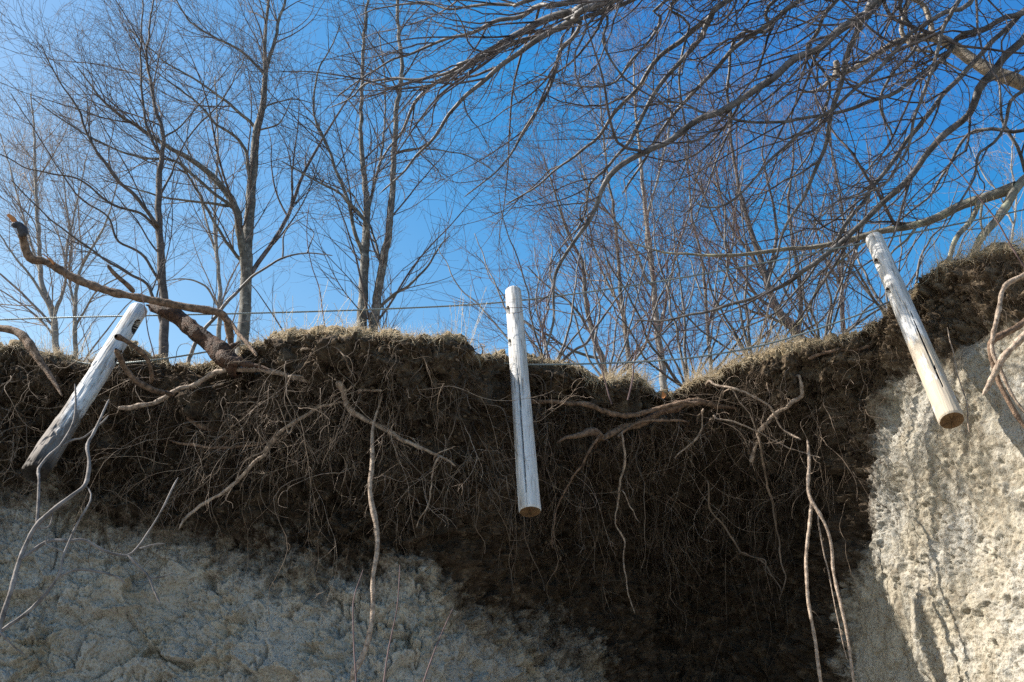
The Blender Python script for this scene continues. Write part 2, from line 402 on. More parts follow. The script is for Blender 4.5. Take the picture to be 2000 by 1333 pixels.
def face_Y(px, py):
    px = np.asarray(px, float); py = np.asarray(py, float)
    s = np.clip((py-edge_py(px))/(1333-edge_py(px)), 0, 1)
    O = smooth_interp(px, CX, OFF)
    dO = np.gradient(OFF, CS, axis=1); D_ = smooth_interp(px, CX, dO)
    j = np.clip(np.searchsorted(CS, s, side='right')-1, 0, len(CS)-2); h = CS[j+1]-CS[j]; t = (s-CS[j])/h
    tk = lambda A_, q_: np.take_along_axis(A_, q_[..., None], -1)[..., 0]
    return edge_Y(px)+(2*t**3-3*t**2+1)*tk(O, j)+(t**3-2*t**2+t)*tk(D_, j)*h+(3*t**2-2*t**3)*tk(O, j+1)+(t**3-t**2)*tk(D_, j+1)*h
# where the pale clay begins (pixel curve), left part / right part
CLL = np.array([(-2600,900),(-200,930),(0,945),(90,960),(200,1010),(330,1030),(430,1060),(560,1085),(680,1110),(800,1100),(860,1130),(900,1175),(980,1205),(1080,1235),(1150,1265),(1190,1340)], float)
CLR = np.array([(1660,1340),(1672,1150),(1700,1040),(1712,900),(1718,800),(1735,740),(1800,720),(1880,700),(1930,660),(2000,640),(2300,620),(4600,640)], float)
def clay_f(px, py):
    l = (py-np.interp(px, CLL[:, 0], CLL[:, 1])+28*vnoise(np.stack([px/90., py/60., px*0], -1), 1, 5)+16*vnoise(np.stack([px/30., py/25., px*0], -1), 1, 6))/120.; l = np.where(px > 1190, -(px-1190)/60.-1, l)
    r = (py-np.interp(px, CLR[:, 0], CLR[:, 1]))/50.; r2 = (px-np.interp(-py, -CLR[:6, 1], CLR[:6, 0]))/28.
    r = np.where(px < 1735, np.where(py > 740, r2, -2), np.minimum(r, r2))
    return np.clip(np.maximum(l, r)*.5+.5, -.3, 1.3)

pxc = np.concatenate([np.linspace(-2600, -240, 60, endpoint=False), np.linspace(-240, 2240, 1250), np.linspace(2245, 4600, 60)])
nC = len(pxc)
rows_s = np.linspace(0, 1.05, 330)
pe = edge_py(pxc)+3.5*np.sin(pxc*.05)*0+5*vnoise(np.stack([pxc, pxc*0, pxc*0], -1), 1/14., 3)+4*vnoise(np.stack([pxc, pxc*0, pxc*0], -1), 1/5., 4)
PX = np.repeat(pxc[None], len(rows_s), 0); PY = pe[None]+(1333-pe[None])*rows_s[:, None]
face = P(PX, PY, face_Y(PX, PY))
# down to the beach
nb = 26; fb = (np.arange(1, nb+1)/nb)[:, None]
low = np.empty((nb, nC, 3)); last = face[-1]
low[..., 0] = last[None, :, 0]*(1-.0*fb); low[..., 1] = last[None, :, 1]-.7*fb**1.2; low[..., 2] = last[None, :, 2]*(1-fb)-.25*fb
# top going back (starts at the far end)
bt = np.array([0, .015, .04, .08, .14, .22, .34, .5, .75, 1.1, 1.6, 2.3, 3.3, 4.6, 6.2, 8.5, 12, 17, 25, 40, 70, 140])[1:]
e0 = face[0]
top = np.empty((len(bt), nC, 3)); bb = bt[:, None]
top[..., 1] = e0[None, :, 1]+bb
top[..., 0] = e0[None, :, 0]*top[..., 1]/e0[None, :, 1]
kk = sstep(.3, 7, bb); smoothz = 4.55
top[..., 2] = e0[None, :, 2]*(1-kk)+smoothz*kk-.03*sstep(0, .2, bb)
top = top[::-1]
Vg = np.concatenate([top, face, low]); nR = Vg.shape[0]
PXg = np.concatenate([np.repeat(pxc[None], len(bt), 0), PX, np.repeat(pxc[None], nb, 0)])
PYg = np.concatenate([np.repeat(pe[None]-50, len(bt), 0), PY, np.full((nb, nC), 1400.)])
cf = clay_f(PXg, PYg)
gu = np.gradient(Vg, axis=1); gv = np.gradient(Vg, axis=0)
nrm = np.cross(gv, gu); nrm /= np.linalg.norm(nrm, axis=-1, keepdims=True)+1e-9
if nrm[len(bt)+100, 600, 1] > 0: nrm = -nrm
Q_ = Vg.copy()
isface = np.concatenate([np.full(len(bt), .0), np.ones(len(rows_s)), np.ones(nb)])[:, None]
clm = sstep(.35, .65, cf+.35*fbm(Q_, 5, 3, 77))
big = .10*fbm(Q_, 1.3, 3, 1)
wq = Q_+.05*np.stack([vnoise(Q_, 6, 5), vnoise(Q_, 6, 6), vnoise(Q_, 6, 7)], -1)
f1, f2, ci = worley(wq*np.array([1, 1, .8]), 6., 11)
g1, g2, gi = worley(wq, 17., 21)
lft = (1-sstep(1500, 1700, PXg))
h1, h2, hi = worley(wq*np.array([.8, 1, 1.1]), 2.7, 31)
blocks = ((ci-.5)*.035-.016*np.exp(-((f2-f1)/.06)**2)+(hi-.5)*.06)*(.25+.75*lft)
small = (gi-.5)*.014-.010*np.exp(-((g2-g1)/.09)**2)
patch = sstep(-.30, .15, fbm(Q_, 1.9, 3, 31))
Qs = Q_*np.array([1, 1, .55])
clayd = facet(wq*np.array([.8, 1, 1.2]), 4.5, 97)*.07*(.15+.85*lft)+facet(wq, 11., 98)*.020*(.05+.18*patch*sstep(.0,.3,fbm(Q_, 2.3, 3, 87))+.75*lft)+facet(wq, 26., 99)*.010*(.25+.75*patch)+.05*fbm(Qs, 4.5, 5, 41, .55)+blocks*patch+small*(.15+.85*patch)*(.12+.4*lft)+.022*lft*fbm(Q_*np.array([.7, .7, 3.]), 3.5, 4, 81, .6, ridge=True)+.019*fbm(Q_, 26, 5, 51, .65)*(.35+.8*patch)+.02*fbm(wq, 11, 4, 53, .65, ridge=True)*(.4+.6*patch)
vc = fbm(Q_*np.array([1, 1, .22]), 2.6, 4, 71); clayd -= .05*np.exp(-(vc/.012)**2)*lft*sstep(.0, .2, vnoise(Q_, 1.5, 73))
pit = fbm(wq*np.array([1.1, 1, .8]), 17, 4, 63, .7); clayd -= .028*sstep(.30, .5, pit)*sstep(-.1, .3, fbm(Q_, 3.1, 3, 65))
# crumbly holes
hol = fbm(wq, 8, 4, 61, .6); clayd -= .03*sstep(.25, .6, hol)
soild = .18*fbm(Q_, 3.6, 5, 43, .6)+facet(wq, 4., 94)*.08+facet(wq, 9., 95)*.045+facet(wq, 22., 96)*.018+.06*fbm(wq, 9, 3, 45, .6, ridge=True)+.05*fbm(Q_, 19, 4, 47, .65, ridge=True)+.016*fbm(Q_, 60, 2, 49)
disp = big+clayd*clm+soild*(1-clm)
eds = np.concatenate([np.full(len(bt), 0.), .3+.7*sstep(0, .05, rows_s), np.ones(nb)])[:, None]
disp = disp*isface*eds+.02*fbm(Q_, 4, 4, 91)*(1-isface)
fade = np.ones((nR, 1)); 
Vd = Vg+nrm*disp[..., None]
# overhanging turf lip: hangs a little forward
lip = np.zeros((nR, nC)); ix0 = len(bt)
gfac = np.zeros((nR, nC)); gfac[:ix0] = 1.; gfac[ix0:ix0+len(rows_s)] = np.clip(1-(PY-pe[None])/16., 0, 1)
dry = np.clip(1.05-(PYg-edge_py(PXg))/np.interp(PXg, [0, 900, 1300, 1600, 1750, 2000], [190, 170, 150, 260, 420, 500]), 0, 1)*np.interp(PXg, [0, 600, 900, 1350, 1650, 1800], [.42, .46, .4, .55, 1., 1.])  # soil gets paler towards the turf edge and the right end
idx = np.arange(nR*nC).reshape(nR, nC)
Qf = np.stack([idx[:-1, :-1], idx[1:, :-1], idx[1:, 1:], idx[:-1, 1:]], -1).reshape(-1, 4)
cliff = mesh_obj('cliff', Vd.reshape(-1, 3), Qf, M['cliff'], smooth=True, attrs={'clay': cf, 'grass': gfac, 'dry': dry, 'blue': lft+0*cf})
tag(cliff, 'eroded bank of dark rooty soil over pale cracked clay with grassy top', 'cliff', kind='structure')
Vface = Vd[ix0:ix0+len(rows_s)]; Nface = nrm[ix0:ix0+len(rows_s)]
def face_at(px, py):
    """displaced surface point and normal at pixel"""
    px = np.asarray(px, float); py = np.asarray(py, float)
    j = np.clip(np.round(np.interp(px, pxc, np.arange(nC))).astype(int), 0, nC-1)
    s = (py-pe[j])/(1333-pe[j]); i = np.clip(np.round(s/1.05*(len(rows_s)-1)).astype(int), 0, len(rows_s)-1)
    return Vface[i, j], Nface[i, j]
g = 400.; gx = np.linspace(-g, g, 60)
GX, GY = np.meshgrid(gx, gx); GZ = .04*vnoise(np.stack([GX, GY, GX*0], -1), .5, 2)
gi_ = np.arange(3600).reshape(60, 60)
ground = mesh_obj('ground', np.stack([GX, GY, GZ], -1).reshape(-1, 3), np.stack([gi_[:-1, :-1], gi_[:-1, 1:], gi_[1:, 1:], gi_[1:, :-1]], -1).reshape(-1, 4), M['beach'])
tag(ground, 'sand and pebble beach at the foot of the bank', 'ground', kind='structure')

# ------------------------------------------------------------------ fence posts
def post(tp, tY, bp, bY, rt, rb, label, wmat, holes, crack=None, seed=0):
    a = Vector(P(*bp, bY)); z = Vector(P(*tp, tY)); ax = (z-a); L = ax.length; ax.normalize()
    toc = (Vector(CAM)-(a+z)/2); toc = (toc-ax*toc.dot(ax)).normalized()      # local +Y faces the beach
    right = toc.cross(ax).normalized()
    mw = Matrix((( right.x, toc.x, ax.x), (right.y, toc.y, ax.y), (right.z, toc.z, ax.z)))
    root = empty('fence_post', a); root.rotation_mode = 'QUATERNION'; root.rotation_quaternion = mw.to_quaternion()
    tag(root, label, 'fence post', 'weathered log posts hanging on the fence cables')
    ns, nr = 120, 300
    zz = np.linspace(0, L, nr); th = np.arange(ns)*2*math.pi/ns
    TH, ZZ = np.meshgrid(th, zz)
    X = np.cos(TH); Yc = np.sin(TH); base = rb+(rt-rb)*ZZ/L
    pp = np.stack([X*base, Yc*base, ZZ], -1)
    r = base*(1+.06*fbm(pp*np.array([1, 1, .5]), 6, 3, seed)+.022*fbm(pp*np.array([1, 1, .06]), 60, 3, seed+3))
    ch = sstep(L-.028, L, ZZ); r -= ch**2*.022
    r -= .006*sstep(.012, 0, ZZ)
    cam_ang = math.pi/2
    sgn = 1 if right.x > 0 else -1
    hole = np.zeros(TH.shape, bool)
    for (ang, zf, hw, hl) in holes:      # ang degrees from the beach side, positive = right in the photo
        a0 = cam_ang-sgn*R(ang); da = (TH-a0+math.pi) % (2*math.pi)-math.pi
        e = (da*base/hw)**2+np.abs((ZZ-zf*L)/hl)**3
        wv = .12*vnoise(pp, 40, seed+8)
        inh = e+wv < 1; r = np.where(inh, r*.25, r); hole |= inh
    if crack:
        ang, z0, z1 = crack
        a0 = cam_ang-sgn*R(ang)+.05*vnoise(np.stack([ZZ*0, ZZ*0, ZZ], -1), 3, seed+4); da = (TH-a0+math.pi) % (2*math.pi)-math.pi
        wdt = .075*np.clip(np.minimum((ZZ/L-z0)/.1, (z1-ZZ/L)/.15), 0, 1)
        r = np.where(np.abs(da) < wdt, r*.6, r); hole |= np.abs(da) < wdt*.9
    # minor checks in the wood
    for k in range(20):
        rg = random.Random(seed*31+k); a0 = rg.uniform(0, 6.28); zc = rg.uniform(.1, .9)*L; hl = rg.uniform(.05, .3)
        da = (TH-a0-.06*vnoise(pp*0+np.stack([ZZ*0, ZZ*0, ZZ], -1), 5, k)+math.pi) % (2*math.pi)-math.pi
        r = np.where((np.abs(da) < .03) & (np.abs(ZZ-zc) < hl), r*.93, r)
    if 'peeling' in label: pl = fbm(pp*np.array([1, 1, .35]), 9, 4, 55); r = r-.007*sstep(.08, .12, pl)*sstep(.75*L, .5*L, ZZ); r += .006*fbm(pp*np.array([1, 1, .1]), 40, 3, 56)*sstep(.8*L, .4*L, ZZ)
    Vp = np.stack([X*r, Yc*r, ZZ], -1)
    Vp[-1, :, 2] += .004*np.random.default_rng(seed).normal(size=ns)
    V = np.concatenate([Vp.reshape(-1, 3), [[0, 0, L+.004]]])
    i = np.arange(nr*ns).reshape(nr, ns); j = np.roll(i, -1, 1)
    Q = np.stack([i[:-1], j[:-1], j[1:], i[1:]], -1).reshape(-1, 4)
    T = np.stack([i[-1], j[-1], np.full(ns, nr*ns)], -1)
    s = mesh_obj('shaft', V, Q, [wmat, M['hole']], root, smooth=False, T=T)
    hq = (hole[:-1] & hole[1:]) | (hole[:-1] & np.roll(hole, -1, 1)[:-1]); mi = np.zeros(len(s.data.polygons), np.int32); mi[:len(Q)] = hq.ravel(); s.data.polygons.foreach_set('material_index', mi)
    rim = Vp[0]*np.array([1, 1, 1]); inner = [rim]
    for q in (.8, .6, .4, .2): inner.append(rim*np.array([q, q, 1])+np.stack([np.zeros(ns), np.zeros(ns), .003*np.random.default_rng(seed+9).normal(size=ns)], -1))
    V = np.concatenate(inner+[np.array([[0, 0, .002]])]); i = np.arange(5*ns).reshape(5, ns); j = np.roll(i, -1, 1)
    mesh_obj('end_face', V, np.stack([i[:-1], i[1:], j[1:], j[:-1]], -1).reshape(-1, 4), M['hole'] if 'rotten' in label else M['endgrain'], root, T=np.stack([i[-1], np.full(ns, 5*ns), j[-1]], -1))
    return root
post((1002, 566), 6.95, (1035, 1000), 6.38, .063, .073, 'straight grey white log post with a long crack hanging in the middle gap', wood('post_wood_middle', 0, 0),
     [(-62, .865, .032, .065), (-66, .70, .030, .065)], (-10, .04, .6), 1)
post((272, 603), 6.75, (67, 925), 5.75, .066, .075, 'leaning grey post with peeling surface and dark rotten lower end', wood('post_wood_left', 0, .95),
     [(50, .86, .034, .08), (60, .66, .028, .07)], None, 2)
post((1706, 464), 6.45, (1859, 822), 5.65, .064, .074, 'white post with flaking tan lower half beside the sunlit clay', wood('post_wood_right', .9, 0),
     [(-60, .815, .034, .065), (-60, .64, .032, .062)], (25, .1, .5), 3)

# ------------------------------------------------------------------ cables
def cable(pts, Ys, label):
    pts = np.array(pts, float); W = P(pts[:, 0], pts[:, 1], np.array(Ys, float))
    q = catmull(W, 900); parts = []
    s = np.concatenate([[0], np.cumsum(np.linalg.norm(np.diff(q, axis=0), axis=1))])
    for k in range(3):
        ph = s*2*math.pi/.055+k*2*math.pi/3
        st = q+.0029*np.stack([0*s, np.cos(ph), np.sin(ph)], -1)
        parts.append(tubes(st[None], np.full((1, len(q)), .0044), 6))
    V, Qd = merge(parts); o = mesh_obj('fence_cable', V, Qd, M['cable'], smooth=True)
    tag(o, label, 'cable', 'steel fence cables')
cable([(-500, 650), (0, 625), (280, 617), (500, 612), (750, 604), (990, 590), (1250, 556), (1480, 516), (1700, 472), (1850, 442), (2000, 410), (2500, 300)],
      [7.2, 7.1, 6.9, 6.9, 7.0, 7.1, 7.0, 6.8, 6.55, 6.5, 6.4, 6.0], 'upper wire rope strung taut past the heads of all three posts')
cable([(-400, 720), (60, 702), (180, 711), (280, 706), (390, 690), (480, 674), (600, 668), (800, 676), (940, 702), (1010, 712), (1150, 711), (1300, 704), (1400, 692), (1500, 672), (1620, 635), (1740, 588), (1900, 500), (2100, 440)],
      [7.2, 7.0, 6.9, 6.75, 6.85, 6.95, 7.0, 7.0, 6.85, 6.9, 6.9, 6.8, 6.75, 6.7, 6.6, 6.55, 6.9, 7.0], 'lower slack wire rope dipping over the notch in the turf')

# ------------------------------------------------------------------ exposed roots and dead branches
rngr = np.random.default_rng(5)
def root_thing(name, label, cat, branches, mt, group=None, fine=0, fine_mat='fine', fL=.25, drop=-.25, sides=9, part_names=None):
    """branches: list of dict(pts,w0,w1,off | Y0,Y1); first is the main piece"""
    built = []
    for k, b_ in enumerate(branches):
        pts = np.array(b_['pts'], float)
        if 'Y0' in b_: X, r = trace(pts, b_['w0'], b_['w1'], b_['Y0'], b_['Y1'], wlist=b_.get('w'), seed=len(label)+k, wob=b_.get('wob', .012))
        else:
            off = b_.get('off', (.08, .08)); m_ = len(pts); f_ = np.linspace(0, 1, m_)
            Yf = face_Y(pts[:, 0], np.maximum(pts[:, 1], edge_py(pts[:, 0])+8)); Yf = np.convolve(np.pad(Yf, 1, 'edge'), [.25, .5, .25], 'valid')
            W = P(pts[:, 0], pts[:, 1], Yf-(off[0]+(off[1]-off[0])*f_))
            wid = np.array(b_['w'], float) if 'w' in b_ else b_['w0']+(b_['w1']-b_['w0'])*f_
            q = np.concatenate([W, (wid/2*depth_of(W)/F)[:, None]], 1)
            if b_.get('bury', 1):       # run the root end back into the soil
                e = q[0 if b_.get('bury', 1) > 0 else -1].copy(); e[1] += .35; e[3] *= 1.1
                q = np.concatenate([[e], q]) if b_.get('bury', 1) > 0 else np.concatenate([q, [e]])
            L = np.linalg.norm(np.diff(q[:, :3], axis=0), axis=1).sum(); n_ = int(np.clip(L/.018, 20, 220))
            q = catmull(q, n_); X = q[:, :3]; r = np.maximum(q[:, 3], .0012)
            X = X+.016*np.stack([vnoise(X, 7, 9+k), vnoise(X, 7, 19+k), vnoise(X, 7, 29+k)], -1)+.005*np.stack([vnoise(X, 24, 39+k), vnoise(X, 24, 49+k), vnoise(X, 24, 59+k)], -1)
        if b_.get('knot', 1): r = r*(1+.20*vnoise(X, 14, k+3)+.14*vnoise(X, 38, k+13))
        built.append((X, r))
    base = built[0][0][0]
    multi = len(branches) > 1 or fine > 0
    rt = empty(name, base) if multi else None
    off3 = base if multi else np.zeros(3)
    for k, (X, r) in enumerate(built):
        r = r.copy(); r[-1] *= .4; r[0] *= .6
        if name == 'dead_branch': r *= 1.25
        V, Qd = tubes((X-off3)[None], r[None], sides, k, .09)
        nm = (part_names[k] if part_names else ('stem' if k == 0 else 'side_root')) if multi else name
        o = mesh_obj(nm, V, Qd, M[branches[k].get('mat', mt)], rt, smooth=True)
    if fine > 0:
        Pn = np.stack([resample(X, r, 24)[0] for X, r in built]); Rn = np.stack([resample(X, r, 24)[1] for X, r in built])
        a = grow(Pn, Rn, rngr, fine, fL, .05, (40, 85), 9, .32, (0, 0, drop), .011, .0013, .4)
        c_ = grow(*a, rngr, 6, fL*.5, .1, (30, 70), 6, .35, (0, 0, drop), .009, .0011, .7)
        V, Qd = merge([tubes(a[0]-off3, a[1], 4), tubes(c_[0]-off3, c_[1], 3)])
        mesh_obj('rootlets', V, Qd, M[fine_mat], rt, smooth=True)['kind'] = 'stuff'
    tag(rt if multi else o, label, cat, group)
G = 'exposed roots hanging out of the bank'
def D(pts, w0, w1, **k): return dict(pts=pts, w0=w0, w1=w1, **k)

# long limb and broken trunk at the left
root_thing('dead_limb', 'long bare brown limb with a hooked charred tip reaching left above the leaning post', 'dead limb', [
  D([(451,700),(452,687),(449,650),(440,622),(422,609),(365,600),(298,586),(216,571),(158,549),(92,513),(64,508),(50,488),(44,462),(40,450)], 0, 0, w=[13,13,14,15,15,14,15,16,16,16,19,17,16,19], Y0=6.7, Y1=6.2, wob=.006),
  D([(47,462),(42,450),(34,441),(22,440)], 0, 0, w=[17,20,15,8], Y0=6.21, Y1=6.15, mat='burnt'),
  D([(36,444),(28,432),(20,424),(14,419)], 0, 0, w=[9,9,7,4], Y0=6.2, Y1=6.15, mat='leaf'),
  D([(425,610),(445,625),(463,648),(480,668),(502,696)], 0, 0, w=[12,10,9,8,6], Y0=6.62, Y1=6.35),
  D([(262,571),(248,556),(228,538),(210,518)], 0, 0, w=[10,8,8,7], Y0=6.36, Y1=6.2),
  D([(106,516),(95,505),(84,497)], 0, 0, w=[6,4,2], Y0=6.22, Y1=6.2, mat='leaf'),
 ], 'root', part_names=['limb', 'charred_tip', 'splinter', 'side_branch', 'stub', 'splinter'])
root_thing('broken_trunk', 'thick snapped dark brown trunk lying on the turf behind the leaning post', 'tree stump', [
  D([(470,722),(451,706),(408,668),(365,634),(336,614),(312,603),(297,597)], 0, 0, w=[44,40,35,31,29,27,20], Y0=6.55, Y1=6.75, wob=.03),
  D([(318,600),(312,592),(305,586)], 0, 0, w=[10,6,2], Y0=6.7, Y1=6.68),
  D([(302,603),(293,598),(284,596)], 0, 0, w=[9,6,2], Y0=6.72, Y1=6.7),
  D([(430,690),(440,702),(466,710),(500,716),(530,724)], 0, 0, w=[26,26,14,8,3], Y0=6.55, Y1=6.4),
  D([(440,695),(448,680),(470,668)], 0, 0, w=[16,14,5], Y0=6.55, Y1=6.6),
 ], 'rootdark', sides=18, part_names=['trunk', 'splinter', 'splinter', 'root', 'stub'])
root_thing('tree_root', 'thick brown root arching down from the turf at the far left', 'root', [
  D([(-60,640),(0,641),(34,649),(62,678),(86,716),(108,748),(122,775)], 0, 0, w=[12,13,16,17,13,8,3], Y0=6.7, Y1=6.5)], 'root', G, fine=3)
root_thing('tree_root', 'short knobbly root hooking in front of the leaning post', 'root', [
  D([(295,748),(296,728),(291,706),(276,688),(254,672),(238,662),(226,657)], 0, 0, w=[7,8,9,9,9,10,16], Y0=6.6, Y1=6.2)], 'root', G)
root_thing('tree_root', 'blunt curved root stub just below the knobbly hooked root', 'root', [
  D([(340,772),(326,768),(298,762),(269,744),(246,718),(234,698),(226,682)], 0, 0, w=[8,9,11,12,12,12,11], Y0=6.65, Y1=6.15)], 'root', G)
root_thing('tree_root', 'long smooth brown root arching across the soil below the broken trunk', 'root', [
  D([(630,758),(619,752),(557,733),(504,721),(442,723),(394,740),(346,764),(298,788),(255,798),(230,796)], 0, 0, w=[5,8,10,11,11,10,10,9,9,7], off=(.05,.35)),
  D([(560,735),(600,738),(640,748)], 6, 2, off=(.15,.05))], 'rootpale', G, fine=2)
root_thing('tree_root', 'pale slender root slanting down left across the dark soil', 'root', [
  D([(672,788),(650,790),(619,798),(576,826),(533,860),(494,908),(446,956),(394,990),(362,1012),(348,1037)], 0, 0, w=[5,6,6,7,7,7,7,6,6,2], off=(.05,.55)),
  D([(533,860),(510,885),(480,900),(460,935),(430,985)], 4, 1.5, off=(.3,.45)),
  D([(576,826),(560,846),(548,800),(536,774)], 3, 1.5, off=(.2,.3))], 'rootpale', G, fine=3, fine_mat='rootpale', fL=.2)
root_thing('tree_root', 'thin brown root bowed below the long arching root', 'root', [
  D([(560,846),(552,850),(509,865),(442,874),(384,872),(350,862),(331,855)], 0, 0, w=[4,5,5,6,6,5,3], off=(.1,.3))], 'root', G, fine=4, fL=.3)
root_thing('tree_root', 'stubby dark root lying in the soil left of centre', 'root', [
  D([(450,862),(432,850),(398,831),(360,817)], 0, 0, w=[6,11,12,7], off=(.0,.15))], 'root', G, fine=3)
root_thing('tree_root', 'bent root dropping then running down right toward the middle post', 'root', [
  D([(665,750),(672,762),(678,795),(711,820),(751,840),(784,858),(824,877),(857,893),(889,913)], 0, 0, w=[13,12,13,9,8,8,7,6,3], off=(.1,.25)),
  D([(857,893),(845,930),(838,980),(822,1010),(812,1030)], 4, 1.5, off=(.25,.3)),
  D([(857,893),(880,905),(905,925)], 4, 1.5, off=(.25,.2)),
  D([(850,890),(870,880),(885,873)], 3, 1.5, off=(.25,.35))], 'rootpale', G, fine=4, fL=.35, drop=-.35)
root_thing('hanging_stem', 'tall wavy pale stem hanging down the bank left of the middle post', 'root', [
  D([(755,727),(750,752),(743,783),(733,820),(727,864),(727,909),(723,959),(736,1024),(737,1075),(728,1133),(727,1212),(713,1275),(694,1308),(693,1340),(702,1420),(705,1520)], 0, 0,
    w=[3,3,4,5,8,9,9,11,9,9,10,10,12,12,12,12], Y0=6.5, Y1=5.9, wob=.01),
  D([(692,1312),(688,1325),(697,1300)], 6, 2, Y0=6.0, Y1=5.97)], 'rootpale', G, fine=1.5, fL=.2)
root_thing('tree_root', 'stout forked grey brown root with a splintered tip right of the middle post', 'root', [
  D([(1440,800),(1420,795),(1378,786),(1336,788),(1294,804),(1261,821),(1210,842),(1180,855),(1160,845),(1122,853),(1084,863)], 0, 0, w=[5,8,13,17,19,16,14,15,15,10,3], off=(.02,.55)),
  D([(1345,823),(1294,821),(1250,828),(1225,840),(1208,855)], 5, 7, off=(.3,.45)),
  D([(1170,852),(1166,858),(1139,905),(1105,959),(1084,1001),(1080,1040),(1076,1073)], 6, 2, off=(.5,.7))], 'root', G, fine=3, fL=.3, drop=-.4)
root_thing('tree_root', 'smooth horizontal root running from behind the middle post to the notch', 'root', [
  D([(1030,786),(1042,785),(1105,787),(1168,800),(1218,812),(1261,804),(1303,795),(1361,783)], 0, 0, w=[8,9,10,11,10,9,8,5], off=(.1,.35))], 'root', G, fine=4, fL=.3)
root_thing('tree_root', 'thin wavy root hanging long from the stout forked root', 'root', [
  D([(1216,850),(1218,909),(1210,968),(1202,1018),(1217,1060),(1222,1144),(1232,1175),(1239,1199)], 0, 0, w=[4,5,4,3,3,3,3,2], off=(.5,1.0)),
  D([(1214,960),(1225,985),(1240,1005),(1252,1020)], 3, 1.5, off=(.7,.9))], 'rootpale', G, fine=2)
root_thing('tree_root', 'sunlit pale root with a blunt lower tip above the dark hollow', 'root', [
  D([(1555,735),(1561,745),(1567,770),(1545,790),(1521,808),(1483,842),(1475,875),(1464,903)], 0, 0, w=[5,7,9,8,8,8,7,9], off=(.1,.5))], 'rootpale', G, fine=2, fine_mat='rootpale', fL=.15)
root_thing('tree_root', 'thin pale root crossing over the blunt tipped sunlit root', 'root', [
  D([(1385,745),(1399,749),(1429,758),(1483,779),(1513,808),(1525,837),(1545,850),(1563,858)], 0, 0, w=[4,5,5,5,5,4,4,3], off=(.1,.5)),
  D([(1425,757),(1450,790),(1468,820),(1478,850)], 3, 1.5, off=(.2,.4))], 'rootpale', G, fine=4, fine_mat='rootpale', fL=.2)
root_thing('tree_root', 'short thin kinked root hanging below the notch in the turf', 'root', [
  D([(1372,800),(1370,812),(1366,846),(1340,875),(1319,896)], 4, 3, off=(.3,.5))], 'rootpale', G)
root_thing('tree_root', 'fine straggling root trailing right under the crossing sunlit roots', 'root', [
  D([(1395,810),(1403,816),(1462,837),(1504,858),(1546,879),(1601,892)], 4, 2, off=(.3,.55))], 'rootpale', G, fine=4, fine_mat='rootpale', fL=.2)
root_thing('hanging_stem', 'forked long pale stems hanging straight down at the right of the dark hollow', 'root', [
  D([(1576,860),(1579,872),(1580,926),(1584,973),(1615,1038),(1630,1125),(1648,1212),(1666,1333),(1676,1400),(1685,1500)], 0, 0, w=[3,5,7,7,6,6,6,6,6,6], Y0=6.7, Y1=6.0, wob=.008),
  D([(1584,973),(1580,1020),(1574,1082),(1575,1140),(1590,1241),(1604,1333),(1612,1430),(1615,1500)], 0, 0, w=[6,7,7,7,7,7,7,7], Y0=6.6, Y1=6.0, wob=.008),
  D([(1598,1000),(1606,1060),(1620,1120),(1635,1200),(1655,1290)], 3, 2, Y0=6.55, Y1=6.3),
  D([(1645,1240),(1640,1230),(1628,1228)], 3, 1, Y0=6.2, Y1=6.2)], 'rootpale', G, fine=1.5, fL=.15)
root_thing('tree_root', 'thin root winding down in the middle of the dark hollow', 'root', [
  D([(1481,857),(1499,940),(1508,985),(1517,1031),(1525,1096),(1535,1133),(1525,1169)], 0, 0, w=[5,5,4,4,3,3,2], off=(.6,.95))], 'fine', G, fine=4)
root_thing('tree_root', 'forking pale rootlet wandering down right across the dark hollow', 'root', [
  D([(1380,940),(1387,995),(1412,1024),(1445,1078),(1470,1090),(1492,1104),(1521,1140),(1530,1160)], 0, 0, w=[3,4,4,4,4,3,3,2], off=(.7,.9)),
  D([(1445,1078),(1470,1085),(1494,1092),(1495,1115),(1510,1130)], 3, 1.5, off=(.8,.9))], 'fine', G, fine=3)
# right bank roots
root_thing('tree_root', 'curving pale root looping down the right edge of the turf', 'root', [
  D([(2060,500),(2000,536),(1966,557),(1949,598),(1941,648),(1940,690),(1958,740),(1985,790),(2020,830)], 0, 0, w=[9,10,10,9,9,8,7,6,5], Y0=5.45, Y1=5.45)], 'rootpale', G)
root_thing('tree_root', 'thick brown root with a cut end crossing the looping root at right', 'root', [
  D([(2060,600),(2000,660),(1962,698),(1945,730),(1920,772)], 0, 0, w=[15,15,15,13,8], Y0=5.3, Y1=5.42)], 'rootpale', G)
root_thing('tree_root', 'brown root bending down behind the cut ended root at right', 'root', [
  D([(2050,600),(2000,631),(1966,648),(1937,668),(1937,700),(1950,745),(1975,795),(2000,833),(2040,870)], 0, 0, w=[12,12,12,12,10,10,10,9,9], Y0=5.5, Y1=5.45)], 'root', G)
root_thing('tree_root', 'hair thin root dangling beside the white post over the clay', 'root', [
  D([(1850,640),(1854,664),(1862,690),(1871,730),(1880,765),(1887,792),(1893,845)], 2, 3, Y0=5.95, Y1=5.8)], 'rootpale', G)
root_thing('tree_root', 'straight brown root lying along the turf left of the white post', 'root', [
  D([(1700,680),(1681,680),(1640,684),(1615,689),(1590,697),(1578,702)], 0, 0, w=[5,7,7,6,6,6], off=(.03,.12))], 'root', G)
